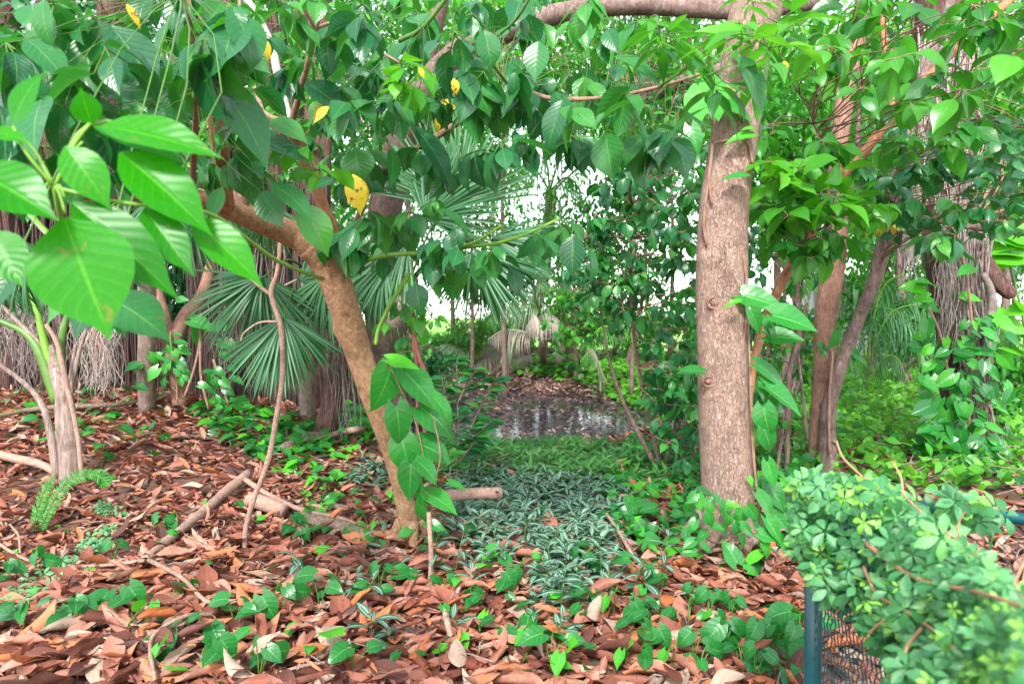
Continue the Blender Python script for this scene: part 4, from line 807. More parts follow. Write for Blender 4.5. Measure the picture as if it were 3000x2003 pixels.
feather_palm('feather_palm', 'young bright green feather palm on the far bank at the left of the white gap', G(*m_(770, 800)), [
    ([m_(780, 800), m_(750, 500), m_(700, 300), m_(580, 190)], 17, 1.0, .35, 'palmfar', .1), ([m_(780, 800), m_(790, 500), m_(820, 200), m_(800, 60)], 17, 1.0, .3, 'palmfar', .2), ([m_(770, 780), m_(700, 560), m_(560, 440), m_(420, 440)], 17, .9, .4, 'palmfar', .1), ([m_(790, 790), m_(850, 520), m_(900, 330), m_(1000, 250)], 17, .9, .4, 'palmfar', .3), ([m_(780, 800), m_(600, 650), m_(420, 620), m_(330, 640)], 17, .8, .6, 'palmfar', .9)])
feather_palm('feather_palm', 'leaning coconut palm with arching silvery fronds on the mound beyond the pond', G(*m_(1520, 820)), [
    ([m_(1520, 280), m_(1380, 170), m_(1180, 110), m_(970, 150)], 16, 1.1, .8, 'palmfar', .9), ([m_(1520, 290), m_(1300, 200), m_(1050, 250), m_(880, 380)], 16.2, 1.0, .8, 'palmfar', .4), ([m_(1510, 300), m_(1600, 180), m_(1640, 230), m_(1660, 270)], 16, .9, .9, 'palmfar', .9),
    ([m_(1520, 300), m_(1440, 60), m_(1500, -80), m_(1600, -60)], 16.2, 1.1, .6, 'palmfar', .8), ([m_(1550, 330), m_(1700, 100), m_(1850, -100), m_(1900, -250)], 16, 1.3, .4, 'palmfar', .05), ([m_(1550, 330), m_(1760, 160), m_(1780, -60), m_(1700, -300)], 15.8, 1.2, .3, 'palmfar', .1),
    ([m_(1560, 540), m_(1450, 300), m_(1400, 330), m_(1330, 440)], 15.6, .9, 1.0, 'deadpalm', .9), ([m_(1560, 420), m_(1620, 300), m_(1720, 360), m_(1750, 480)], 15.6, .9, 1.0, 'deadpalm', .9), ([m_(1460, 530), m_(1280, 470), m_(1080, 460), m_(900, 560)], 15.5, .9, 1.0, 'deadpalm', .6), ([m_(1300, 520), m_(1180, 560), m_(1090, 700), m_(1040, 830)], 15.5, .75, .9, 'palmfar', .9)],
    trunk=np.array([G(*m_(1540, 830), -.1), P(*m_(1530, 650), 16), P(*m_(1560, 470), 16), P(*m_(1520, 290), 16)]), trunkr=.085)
feather_palm('feather_palm', 'tall palm with a skirt of brown dead fronds seen against the white sky', G(*m_(1180, 640)), [
    ([(1610, 560), (1600, 480), (1560, 440), (1500, 425)], 18, 1.4, .8, 'palmfar', .9), ([(1610, 560), (1640, 470), (1690, 440), (1740, 470)], 18, 1.2, .9, 'palmfar', .4), ([(1610, 560), (1570, 500), (1520, 500), (1480, 560)], 18, 1.2, .9, 'palmfar', .6), ([(1610, 560), (1660, 520), (1700, 560), (1710, 640)], 18, 1.2, 1., 'palmfar', .5),
    ([(1615, 560), (1600, 600), (1590, 680), (1590, 740)], 17.9, .5, 1.2, 'deadpalm', .3), ([(1620, 560), (1640, 600), (1650, 690), (1640, 740)], 17.9, .5, 1.2, 'deadpalm', .4), ([(1620, 560), (1620, 620), (1620, 700), (1620, 760)], 17.8, .5, 1.2, 'deadpalm', .2), ([(1620, 560), (1700, 480), (1690, 440), (1620, 400)], 18, 1.2, .6, 'palmfar', .2)],
    trunk=np.array([G(*m_(1190, 660), -.1), P(1560, 930, 18.2), P(1600, 750, 18.2), P(1615, 560, 18.2)]), trunkr=.13)
o_ = lambda x, y: Z('o', x, y)
feather_palm('feather_palm', 'small bright green feather palm in the ground cover right of the twin stems', G(2540, 1150), [
    ([(2540, 1140), (2548, 1000), (2570, 880), (2590, 800)], 9, .55, .9, 'palm', .4), ([(2540, 1140), (2560, 1020), (2600, 930), (2640, 900), (2700, 890)], 9, .6, 1.2, 'palm', .5), ([(2540, 1140), (2530, 1000), (2520, 900), (2540, 840)], 9, .5, .8, 'palm', .1), ([(2540, 1130), (2590, 1050), (2630, 1050), (2660, 1120)], 8.8, .45, .9, 'palm', .9),
    ([(2540, 1130), (2500, 1060), (2470, 1040), (2450, 1060)], 8.9, .4, .8, 'palm', .6), ([(2540, 1130), (2550, 980), (2590, 840), (2650, 800)], 9.2, .6, .8, 'palm', .8)], nl=30)
feather_palm('feather_palm', 'dense feather palm with hanging tips between the twin stems and the root-draped fig', G(2700, 1180), [
    ([(2700, 1100), (2690, 960), (2720, 890), (2780, 880)], 10, .8, 1.3, 'palm', .8), ([(2700, 1100), (2670, 980), (2640, 920), (2590, 900)], 10, .8, 1.2, 'palm', .7), ([(2700, 1100), (2700, 980), (2660, 880), (2640, 820)], 10.2, .9, 1.1, 'palm', .9)], nl=34)
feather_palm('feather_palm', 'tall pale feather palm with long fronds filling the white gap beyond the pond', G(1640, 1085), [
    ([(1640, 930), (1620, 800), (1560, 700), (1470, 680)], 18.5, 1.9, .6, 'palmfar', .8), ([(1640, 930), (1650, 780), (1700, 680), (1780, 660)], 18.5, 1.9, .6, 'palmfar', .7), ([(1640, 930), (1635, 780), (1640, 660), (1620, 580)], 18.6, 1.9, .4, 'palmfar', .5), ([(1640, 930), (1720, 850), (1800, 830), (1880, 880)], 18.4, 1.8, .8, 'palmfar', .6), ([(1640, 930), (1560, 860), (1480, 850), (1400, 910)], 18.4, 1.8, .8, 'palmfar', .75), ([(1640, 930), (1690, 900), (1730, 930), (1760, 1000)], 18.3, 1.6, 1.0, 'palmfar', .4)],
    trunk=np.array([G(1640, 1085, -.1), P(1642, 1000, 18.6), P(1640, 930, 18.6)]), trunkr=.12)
feather_palm('feather_palm', 'drooping feather palm frond group low behind the dark shrub at the far bank', G(1900, 1080), [
    ([(1720, 1000), (1760, 960), (1800, 960), (1850, 990)], 14, .8, .9, 'palmfar', .1), ([(1860, 1040), (1850, 960), (1880, 900), (1940, 920), (1990, 970)], 14, .9, .8, 'palmfar', .1), ([(1780, 1130), (1740, 1040), (1725, 1030), (1700, 1060)], 13.5, .6, 1.3, 'palmfar', .15), ([(1760, 1150), (1755, 1080), (1740, 1030), (1720, 1020)], 13.5, .5, 1.4, 'deadpalm', .5)], nl=34)
# heap of dead fronds on the far bank
hp = thing('dead_frond_heap', 'heap of fallen grey palm fronds lying on the far bank of the pond', 'fronds', G(*m_(1150, 850)))
for i in range(16):
    x0 = 900+random.random()*450; y0 = 740+random.random()*190; b = MB(); g0 = G(*m_(x0+180, y0-60), .25+.15*random.random()); g1 = G(*m_(x0-160-120*random.random(), y0+60), .08)
    pinnate(b, np.array([g0, (g0+g1)/2+[0, 0, .12], g1]), 26, .55, rng.random(), 1.4, 'bladeD', .7, 0, .02); b.build('dead_frond', M['deadpalm'], hp)

# young palm at left edge
def left_palm():
    g = G(200, 1400); D = g[1]-.2; root = thing('young_palm', 'young palm with split grey sheath and green leaf stalks at the left edge', 'palm', g); n_ = lambda x, y: Z('n', x, y)
    b = MB(); tube(b, *pxpath([(205, 1410, 62, D), (203, 1330, 56, D), (195, 1230, 52, D), (185, 1150, 46, D), (168, 1090, 38, D), (160, 1050, 26, D), (150, 1010, 10, D)]), 18, 6, .1, flute=.12); tube(b, *pxpath([(165, 1400, 24, D-.05), (150, 1280, 22, D-.05), (125, 1190, 18, D-.05), (80, 1130, 15, D), (0, 1070, 12, D), (-60, 1040, 10, D)]), 10, 6, .05); b.build('trunk', M['palmtrunk'], root)
    for pts, mt, r in (([(170, 1180, 36, D), (130, 1060, 36, D), (80, 980, 22, D), (0, 940, 16, D), (-80, 900, 12, D)], 'stem', 1), ([(160, 1100, 24, D), (135, 1020, 24, D), (105, 900, 18, D), (80, 820, 14, D), (60, 700, 10, D)], 'stemy', 1), ([(175, 1110, 26, D), (180, 1000, 24, D), (200, 920, 18, D), (230, 850, 12, D), (280, 760, 9, D)], 'stem', 1),
                      ([(170, 1080, 16, D), (110, 1000, 14, D), (40, 930, 12, D), (-30, 860, 10, D)], 'palmtrunk', 1), ([(210, 1340, 14, D), (205, 1180, 14, D), (225, 1060, 13, D), (250, 970, 10, D), (262, 920, 8, D)], 'palmtrunk', 1), ([(200, 1150, 12, D), (213, 1060, 11, D), (222, 1010, 9, D)], 'palmtrunk', 1), ([(240, 1400, 14, D-.1), (225, 1260, 14, D-.1), (185, 1080, 16, D-.1), (165, 1000, 14, D-.1), (135, 950, 12, D-.1)], 'stick', 1)):
        b = MB(); tube(b, *pxpath(pts), 8, 6, .04); b.build('leaf_stalk', M[mt], root)
    for (px, py, a, R, dp) in ((60, 700, 90, .7, 'bladeD'), (-60, 900, 130, .6, 'bladeD'), (280, 760, 40, .6, 'bladeD'), (20, 820, 100, .5, 'bladeD')):
        b = MB(); h = P(px, py, D); fan(b, h, [math.cos(R_(a)), 0, -math.sin(R_(a))], UPF, R, 30, 2.2, dp, .2, 0, .3); b.build('frond', M['palm'], root)
left_palm()

# ------------------------------------------------------------------ fig trees with aerial roots (left mass and right)
def roots(b, xs, ztop, zbot, ys, r0, r1, wob=.03, sides=4, m=0, K=14, bow=0):
    n = len(xs); t = np.linspace(0, 1, K)[None]; p = np.zeros((n, K, 3)); ph = rng.random((n, 1))*6.28; ph2 = rng.random((n, 1))*6.28
    p[..., 0] = xs[:, None]+wob*(np.sin(t*5+ph)*t+.35*np.sin(t*13+ph2))+bow*t*rng.normal(0, 1, (n, 1)); p[..., 1] = ys[:, None]+wob*(np.cos(t*6+ph2)); p[..., 2] = ztop[:, None]*(1-t)+zbot[:, None]*t
    rad = (r0+(r1-r0)*rng.random((n, 1)))*(1-.55*t); tubes_v(b, p, rad, sides, m)
def fig(name, label, base, trunks, curtains, folreg=(), bark='barkK', extra=()):
    root = thing(name, label, 'tree', base); sk = []
    for pts in trunks: b = MB(); sk.append(tube(b, *pxpath(pts), 16, 7, .12, seed=pts[0][0], flute=.22)); b.build('trunk', M[bark], root)
    for pts, mt in extra: b = MB(); sk.append(tube(b, *pxpath(pts), 12, 7, .08, seed=pts[0][0])); b.build('limb', M[mt], root)
    for (x0, x1, y0, y1, D0, D1, n, r0, r1, wob, mat) in curtains:    # px ranges
        b = MB(); px = x0+(x1-x0)*rng.random(n); D = D0+(D1-D0)*rng.random(n); top = P(px, np.full(n, y0)+rng.normal(0, 25, n), D); bot = P(px, np.full(n, y1)+rng.normal(0, 30, n), D)
        gz = H(top[:, 0], top[:, 1]); roots(b, top[:, 0], top[:, 2], np.maximum(bot[:, 2], gz-.03), top[:, 1], r0, r1, wob); b.build('aerial_roots', M[mat], root)
    sk = np.vstack(sk)
    for (poly, n, D0, D1, s, k, mat, tm) in folreg:
        cc = poly_centres(poly, n, D0, D1); b = MB(); cluster_leaves(b, T[tm], cc, k, s, (-1., .3), rng.random(n)); twigs_to(b, sk, cc, .012, .003, 1); b.build('foliage', [M[mat], M['twig']], root)
    return root
FB = [(-80, -60), (1150, -60), (1100, 420), (700, 640), (-80, 640)]
fig('fig_tree', 'dark fig tree with a tall mass of hanging roots behind the fan palm at left', P(930, 1230, 7.4), [
    [(930, 1250, 120, 7.4), (925, 1100, 95, 7.4), (930, 900, 90, 7.4), (920, 700, 80, 7.4), (930, 400, 70, 7.4), (940, -60, 60, 7.4)], [(820, 1230, 70, 7.8), (810, 1000, 55, 7.8), (815, 700, 50, 7.8), (812, 300, 44, 7.8), (810, -40, 40, 7.8)], [(640, 1190, 60, 8), (640, 900, 52, 8), (650, 500, 48, 8), (655, -40, 40, 8)], [(890, 300, 35, 7.6), (885, 100, 34, 7.6), (880, -60, 30, 7.6)]],
    [(860, 965, 560, 1245, 7.0, 7.5, 90, .006, .02, .02, 'rootdark'), (540, 860, 560, 1200, 7.4, 8.4, 140, .005, .016, .03, 'rootdark'), (560, 900, 0, 620, 7.4, 8.4, 60, .004, .012, .03, 'rootdark'), (600, 830, 600, 1130, 7.0, 7.4, 26, .003, .006, .05, 'root')],
    [([(500, -60), (1150, -60), (1100, 420), (800, 560), (500, 500)], 260, 7.2, 9.5, .13, 6, 'mid', 'ovs')])
fig('fig_tree', 'dark multi-stemmed fig with grey hanging roots at the far left', P(330, 1180, 8.4), [
    [(330, 1200, 130, 8.4), (340, 1000, 100, 8.4), (330, 700, 90, 8.4), (330, 300, 80, 8.4), (330, -40, 70, 8.4)], [(150, 1200, 110, 8.6), (150, 900, 90, 8.6), (160, 500, 80, 8.6), (160, -40, 80, 8.6)], [(10, 1200, 120, 8.2), (20, 900, 90, 8.2), (10, 400, 80, 8.2), (10, -40, 70, 8.2)], [(430, 1190, 60, 8.6), (430, 900, 50, 8.6), (440, 400, 50, 8.6)]],
    [(-40, 480, 560, 1180, 7.9, 8.6, 260, .005, .018, .03, 'rootdark'), (-20, 110, 900, 1080, 6.4, 7.0, 60, .003, .008, .06, 'root'), (220, 350, 900, 1130, 6.2, 6.9, 80, .003, .007, .07, 'rootpale'), (40, 220, 840, 1120, 6.6, 7.2, 50, .003, .007, .06, 'root'), (270, 310, 940, 1080, 6.2, 6.3, 6, .003, .004, .03, 'barkO')],
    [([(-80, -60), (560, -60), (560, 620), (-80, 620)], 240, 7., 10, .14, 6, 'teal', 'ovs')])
gF = P(525, 1175, 6.9)
rF, skF = simple_tree('forked_tree', 'small purplish brown tree forked low with heart vine round its foot at left', gF, [
    ('trunk', 'barkC', [(530, 1185, 46, 6.9), (520, 1100, 46, 6.9), (495, 990, 52, 6.9), (480, 930, 38, 6.9), (455, 830, 32, 6.9), (440, 700, 28, 6.9), (430, 560, 26, 6.9), (420, 200, 22, 6.9)], 12), ('branch', 'barkC', [(505, 1010, 46, 6.9), (545, 925, 42, 6.9), (590, 870, 36, 6.9), (620, 760, 30, 6.9), (640, 600, 26, 6.9)], 12)])
add_foliage(rF, skF, [([(350, 100), (700, 100), (700, 500), (350, 500)], 40, 6.3, 7.3, .13, 6, 'mid', (-1, .2), 'ovs')])
rE, skE = simple_tree('dark_trunk_tree', 'dark leaning trunk standing behind the lower leaning tan trunk', P(960, 1255, 6.3), [('trunk', 'barkK', [(950, 1265, 70, 6.3), (975, 1170, 60, 6.3), (1000, 1050, 50, 6.4), (1010, 900, 46, 6.5), (1030, 700, 44, 6.6)], 12)])
b = MB(); p = P(np.array([960., 985, 1010, 1000]), np.array([1000., 980, 990, 960]), np.array([6.1]*4)); roots(b, np.repeat(p[:, 0], 4)+rng.normal(0, .05, 16), np.repeat(p[:, 2], 4), np.full(16, .25), np.full(16, 6.2), .003, .008, .03); b.build('aerial_roots', M['root'], rE)
# big limb curving across the top
gL = P(1130, 1200, 9.5)
rL, skL = simple_tree('arching_tree', 'big grey brown limb arching across the top of the picture from behind the leaves', gL, [
    ('trunk', 'barkG', [(1130, 1210, 120, 9.5), (1130, 1000, 110, 9.3), (1120, 800, 105, 9), (1130, 600, 100, 8.5), (1180, 420, 100, 8.), (1250, 280, 100, 7.6), (1340, 170, 90, 7.2), (1430, 110, 76, 6.9), (1530, 72, 68, 6.7), (1640, 40, 60, 6.6), (1760, 22, 54, 6.5), (1900, 18, 50, 6.4), (2070, 28, 52, 6.3), (2200, 30, 50, 6.2), (2400, 0, 45, 6.2), (2600, -80, 40, 6.2)], 18),
    ('branch', 'barkG', [(1235, 300, 50, 7.6), (1260, 150, 44, 7.4), (1295, 0, 42, 7.2), (1310, -100, 40, 7.2)], 12), ('branch', 'barkG', [(1420, 130, 40, 6.9), (1330, 240, 34, 7.3), (1400, 200, 30, 7.4)], 10),
    ('branch', 'barkG', [(1400, 330, 44, 9), (1700, 340, 34, 9), (1840, 310, 40, 8.6), (1930, 270, 42, 8.2), (2000, 240, 40, 8), (2120, 200, 36, 8)], 12), ('branch', 'barkG', [(1560, 750, 10, 10), (1720, 690, 22, 10), (1790, 650, 22, 10), (1880, 620, 16, 10)], 10)])
add_foliage(rL, skL, [([(1100, -50), (2100, -50), (2080, 420), (1700, 380), (1300, 420), (1100, 400)], 190, 6.6, 9.5, .12, 6, 'mid', (-1.1, .3), 'ovs'), ([(1850, 180), (2080, 160), (2060, 450), (1880, 420)], 40, 7.5, 9, .12, 6, 'dark', (-1.1, .2), 'ovs')])
# right fig with hanging roots
GR = P(2850, 1380, 6.8)
figR = fig('root_draped_fig', 'fig trunk at right wrapped in grey hanging roots and heart-leaved vines', GR, [
    [(2850, 1400, 150, 6.8), (2830, 1200, 110, 6.8), (2815, 1000, 110, 6.8), (2790, 800, 115, 6.8), (2780, 600, 120, 6.8), (2770, 350, 130, 6.8), (2760, 100, 120, 6.8), (2750, -100, 110, 6.8)], [(2870, 1300, 60, 6.9), (2860, 1100, 50, 6.9), (2850, 900, 50, 6.9), (2850, 650, 50, 6.9)]],
    [(2765, 2860, 600, 1010, 6.3, 6.6, 110, .003, .006, .05, 'rootpale'), (2750, 2830, 640, 900, 6.2, 6.4, 60, .003, .005, .03, 'rootpale'), (2690, 2860, 120, 560, 6.3, 6.7, 130, .003, .008, .06, 'rootpale'), (2820, 2900, 700, 1250, 6.3, 6.6, 40, .006, .014, .09, 'root'), (2780, 2900, 950, 1380, 6.3, 6.7, 40, .005, .012, .09, 'rootdark'), (2640, 2700, 560, 760, 9, 9.5, 60, .004, .01, .04, 'rootpale')],
    [([(2450, -60), (3080, -60), (3080, 420), (2600, 420)], 130, 7, 9.5, .14, 6, 'mid', 'ovs')], 'barkK', [([(2830, 660, 36, 6.7), (2875, 750, 40, 6.55), (2920, 820, 44, 6.45), (2955, 856, 40, 6.4), (2966, 866, 24, 6.4)], 'barkK'), ([(2790, 1030, 20, 6.4), (2850, 1000, 22, 6.3), (2900, 930, 26, 6.2), (2905, 860, 24, 6.2), (2880, 800, 18, 6.2)], 'root')])
lst = []
for (x, y, L, a) in [(1680, 560, 60, 150), (1220, 690, 75, 190), (1060, 740, 65, 200), (1200, 860, 55, 180), (1270, 960, 60, 190), (1230, 1230, 62, 100), (1190, 1300, 60, 190), (1470, 1410, 42, 70), (1230, 1480, 42, 140), (2170, 1150, 80, 20), (1920, 1170, 55, 20), (1810, 1210, 40, 60), (1740, 870, 55, 20), (1660, 1450, 35, 60), (2200, 1380, 45, 50)]: lst.append((*o_(x, y), L, a, 1.0, rng.random()*.5+.4))
for (x, y, L, a) in [(1920, 940, 45, 40), (2050, 1000, 65, 30), (1850, 1030, 50, 60), (1940, 1060, 40, 20), (1830, 880, 55, 150), (1740, 1080, 40, 160), (1890, 1170, 40, 20), (1960, 1170, 45, 0), (2120, 1010, 50, 60), (2050, 1180, 42, 40), (1740, 1270, 70, 160), (1850, 1260, 75, 60), (1650, 1370, 70, 200), (1870, 1420, 130, 30), (1700, 1470, 90, 10), (1900, 1530, 70, 70), (2060, 1360, 55, 30), (2120, 1480, 70, 40), (2050, 1500, 70, 60), (1990, 1290, 50, 40), (2130, 920, 60, 60), (2180, 780, 60, 30), (1590, 1430, 70, 190), (1780, 1380, 70, 120), (2150, 1400, 60, 70), (1950, 1480, 80, 60), (1820, 1560, 80, 100), (1980, 1560, 70, 40), (1700, 860, 45, 160), (2100, 1230, 45, 30), (2080, 1110, 45, 20), (1780, 1150, 45, 140)]: lst.append((*f6(x, y), L, a, 1.0, None))
for i in range(120):
    lst.append((2700+rng.random()*270, 950+rng.random()*560, 34+rng.random()*34, rng.random()*180, 1.0, None))
vine_on('climbing_vine', 'heart-leaved vine mass climbing the root-draped fig trunk at right', lst, [[(2850, 1400), (2840, 1200), (2850, 1000), (2830, 800), (2800, 700), (2760, 600)], [(2900, 1420), (2890, 1200), (2900, 1000)], [(2780, 1400), (2790, 1200), (2760, 1000), (2720, 900)]], 6.1, P(2900, 1450, 6.1), stemw=8)

# big-leaved plants far right behind fig
r = thing('broadleaf_climber', 'sunlit lime green broad-leaved plant behind the fig at the right edge', 'plant', P(3010, 1150, 7.5)); b = MB(); s = MB(); E_ = []
for (x, y, L, a) in [(2080, 360, 110, 190), (2120, 300, 90, 200), (2200, 200, 100, 10), (2320, 240, 110, 80), (2280, 180, 90, 20), (2060, 240, 80, 170), (2250, 1000, 60, 180), (2200, 1170, 110, 15), (2300, 960, 60, 40), (2250, 1350, 60, 60), (2320, 1450, 60, 30), (2240, 1450, 70, 10), (1400, 50, 60, 90), (2150, 420, 80, 160)]: E_.append(hleaf(b, *o_(x, y), L*1.05, a, 7.4, 1.3, .8+.15*rng.random(), (0, -.5, .8)))
sk = tube(s, P(np.array([3010., 3000, 2960, 2950]), np.array([1150., 950, 780, 700]), np.array([7.5]*4)), [.02, .015, .012, .008], 8, 6); twigs_to(s, sk, np.array(E_), .006, .004, 0); b.build('foliage', M['lime'], r); s.build('stem', M['stem'], r)

# ------------------------------------------------------------------ background trees and shrubs
def bg_tree(name, label, px, D, hpx, wpx, ypx, nclump, per, s, mat, tw=30, tm='ovt', bark='barkG', group=None, r=.5):
    if D > 12: tw *= .5
    if name.endswith('tree') and D > 10: nclump = int(nclump*1.0); per = int(per*1.0)
    base = P(px, 930+FPX*(CAMZ-.0)/D, D); base[2] = H(base[0], base[1]); root = thing(name, label, 'tree' if name.endswith('tree') else 'shrub', base, group)
    top = P(px, ypx, D); Rx = wpx*D/FPX; Rz = hpx*D/FPX
    b = MB(); sk = [tube(b, [base-[0, 0, .1], (base+top)/2+rng.normal(0, .12, 3), top], np.array([tw, tw*.7, tw*.3])/2*D/FPX, 10, 8, .08, seed=px)]
    for i in range(7):
        t0 = .35+.5*rng.random(); p0 = base*(1-t0)+top*t0; e = top+rng.normal(0, 1, 3)*np.array([Rx*.6, Rx*.4, Rz*.5]); sk.append(tube(b, [p0, (p0+e)/2+[0, 0, .1*Rz], e], np.array([tw*.35, tw*.2, tw*.08])/2*D/FPX, 6, 6, .06, seed=i))
    b.build('trunk', M[bark], root); sk = np.vstack(sk)
    u = nrm(rng.normal(0, 1, (nclump, 3)))*(rng.random((nclump, 1))**.4); c = top+u*np.array([Rx, Rx*.7, Rz]); c[:, 2] = np.maximum(c[:, 2], H(c[:, 0], c[:, 1])+.1)
    cc = (c[:, None]+rng.normal(0, r, (nclump, per, 3))*np.array([1, 1, .6])).reshape(-1, 3)
    b = MB(); n = len(cc); d = rng.normal(0, 1, (n, 3)); d[:, 2] -= .5; rn = np.clip(np.repeat(rng.random(nclump), per)*.7+rng.random(n)*.3, 0, .99)
    leaves(b, T[tm], cc, d, np.array([0, -.1, 1])+rng.normal(0, .4, (n, 3)), s*(.7+.6*rng.random(n)), rn); twigs_to(b, sk, c, .012, .004, 1); b.build('crown', [M[mat], M['twig']], root)
specs = [
 ('mid_forest_tree', 'leafy tree behind the arching limb at upper centre left', 1180, 13, 330, 260, 220, 80, 60, .16, 'mid'),
 ('mid_forest_tree', 'light green tree behind the arching limb at top centre', 1480, 15, 200, 280, 130, 80, 50, .17, 'lime'),
 ('mid_forest_tree', 'leafy tree filling the top right of centre beyond the dark shrub', 1850, 14, 230, 250, 190, 80, 60, .16, 'mid'),
 ('mid_forest_tree', 'green tree seen between the thickest trunk and the twin stems', 2330, 11, 330, 170, 420, 90, 60, .14, 'mid'),
 ('mid_forest_tree', 'bright green tree right of the twin stems at the top', 2650, 12, 260, 200, 250, 70, 55, .15, 'lime'),
 ('mid_forest_tree', 'leafy tree at the upper right corner behind the fig', 2930, 12, 330, 180, 300, 70, 55, .15, 'mid'),
 ('mid_forest_tree', 'dense dark tree behind the left fig roots', 700, 12, 420, 260, 330, 90, 60, .17, 'teal'),
 ('mid_forest_tree', 'dense dark tree at the far left behind the roots', 250, 12, 450, 320, 380, 100, 60, .18, 'teal'),
 ('mid_forest_tree', 'fine-leaved light tree between thickest trunk and twin stems high up', 2280, 16, 300, 180, 250, 80, 70, .15, 'lime'),
 ('mid_forest_tree', 'fine-leaved light tree behind the slanting sapling high up', 2560, 17, 330, 200, 420, 90, 70, .15, 'lime'),
 ('mid_forest_tree', 'fine-leaved tree right behind the fig trunk', 2950, 16, 360, 160, 560, 80, 70, .15, 'mid'),
 ('mid_forest_tree', 'fine-leaved light tree behind the upper dark shrub', 1960, 18, 230, 170, 330, 80, 60, .15, 'mid'),
 ('mid_forest_tree', 'thin-crowned light tree left of the dead-skirted palm', 1330, 19, 230, 160, 420, 70, 60, .15, 'lime'),
 ('mid_forest_tree', 'sparse fine-leaved tree in the white gap left of the tall dark shrub', 1690, 16, 150, 110, 640, 34, 34, .13, 'mid'),
 ('mid_forest_tree', 'sparse pale tree low in the white gap behind the round-leaved young tree', 1800, 19, 110, 120, 820, 34, 34, .15, 'lime'),
 ('mid_forest_tree', 'fine-leaved tree behind the drooping fan palm fingers', 1380, 16, 150, 110, 700, 34, 36, .14, 'mid'),
 ('mid_forest_tree', 'fine-leaved tree filling the white gap above the round-leaved young tree', 1830, 17, 130, 120, 700, 50, 40, .13, 'mid'),
 ('mid_forest_tree', 'fine-leaved pale tree between the dead-skirted palm and the fan palm', 1530, 18, 150, 110, 760, 44, 40, .13, 'lime'),
 ('mid_forest_tree', 'fine-leaved pale tree in the gap between the twin stems and the fig', 2620, 15, 130, 120, 740, 44, 40, .13, 'mid'),
 ('far_forest_tree', 'far tree left of the dead-skirted palm', 1440, 26, 90, 90, 520, 24, 40, .22, 'mid'),
 ('far_forest_tree', 'far tree above the white sky gap', 1900, 26, 90, 200, 400, 40, 40, .22, 'mid'),
 ('far_forest_tree', 'far tree behind the leaning tan trunk', 1000, 24, 260, 220, 640, 70, 50, .25, 'mid'),
 ('far_forest_tree', 'far green tree between the twin stems and the slanting sapling', 2450, 22, 260, 260, 560, 80, 60, .22, 'lime'),
 ('far_forest_tree', 'far green tree behind the root-draped fig', 2800, 22, 300, 260, 600, 80, 60, .22, 'mid'),
]
for s_ in specs: bg_tree(*s_, r=.35 if s_[2] < 20 and s_[3] < 16 else .6)
for (px, D, h, w_, y, s, mat, lab) in [(1230, 14, 45, 80, 1070, .10, 'teal', 'low feathery grey green shrub at the left of the far bank'), (1350, 19, 70, 90, 1010, .12, 'mid', 'pale green bush below the left feather palm'), (1470, 20, 60, 90, 980, .13, 'lime', 'bright bush behind the silver palm fronds'), (1620, 20, 60, 90, 960, .13, 'lime', 'bush at the lawn edge behind the leaning coconut palm'), (1750, 18, 70, 90, 940, .12, 'lime', 'bright bush at the lawn edge behind the round-leaved young tree'), (1900, 19, 80, 150, 960, .14, 'lime', 'sunlit low bush right of the far bank'), (2080, 17, 70, 120, 980, .13, 'mid', 'sunlit bush directly left of the thickest trunk at the lawn'),
        (2330, 13, 100, 130, 1000, .12, 'lime', 'bright bush between the thickest trunk and the twin stems'), (2560, 14, 110, 130, 900, .12, 'mid', 'bush behind the small feather palm'), (2700, 12, 90, 110, 960, .11, 'dark', 'dark low bush left of the root-draped fig'), (2960, 10, 130, 120, 1080, .12, 'mid', 'leafy bush at the right edge below the broad lime leaves'), (2960, 9, 110, 90, 1300, .11, 'mid', 'low bush at the right edge above the fence rail'), (2200, 8, 110, 70, 1250, .10, 'mid', 'low bush just behind the foot of the thickest trunk'), (1120, 9.5, 90, 60, 1060, .10, 'mid', 'leafy shrub behind the leaning trunk by the pond')]:
    bg_tree('low_shrub', lab, px, D, h, w_, y, 40, 40, s, mat, tw=10, tm='ovt', r=.16)

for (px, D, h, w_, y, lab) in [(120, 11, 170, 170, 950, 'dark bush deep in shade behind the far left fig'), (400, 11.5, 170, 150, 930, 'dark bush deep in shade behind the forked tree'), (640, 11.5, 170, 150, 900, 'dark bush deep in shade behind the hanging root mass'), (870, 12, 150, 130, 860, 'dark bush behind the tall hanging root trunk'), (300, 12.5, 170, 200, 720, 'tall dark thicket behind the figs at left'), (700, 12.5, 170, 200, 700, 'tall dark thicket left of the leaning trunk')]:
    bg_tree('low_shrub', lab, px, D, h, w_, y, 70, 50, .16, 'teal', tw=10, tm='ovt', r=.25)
# house glimpsed far right
hb = P(2500, 930, 26); hb[2] = H(hb[0], hb[1]); hr = thing('garden_house', 'pale grey boarded house glimpsed between the twin stems and the fig', 'house', hb)
def box(b, c, s, m=0):
    c = np.array(c, float); s = np.array(s, float)/2; v = np.array([[x, y, z] for x in (-1, 1) for y in (-1, 1) for z in (-1, 1)])*s+c
    b.add(v[[0, 1, 3, 2, 4, 5, 7, 6, 0, 1, 5, 4, 2, 3, 7, 6, 0, 2, 6, 4, 1, 3, 7, 5]], np.arange(24).reshape(6, 4), m=m)
b = MB(); box(b, hb+[1.2, 1, 1.25], (5.2, 2, 2.5))
for i in range(12): box(b, hb+[1.2, -.02, .12+i*.2], (5.2, .05, .02))
b.build('wall', plain('grey_boards', (.42, .40, .46), .7), hr)
b = MB(); box(b, hb+[1.2, 1, 2.6], (5.8, 2.8, .18)); b.build('roof', plain('white_fascia', (.8, .8, .82), .6), hr)
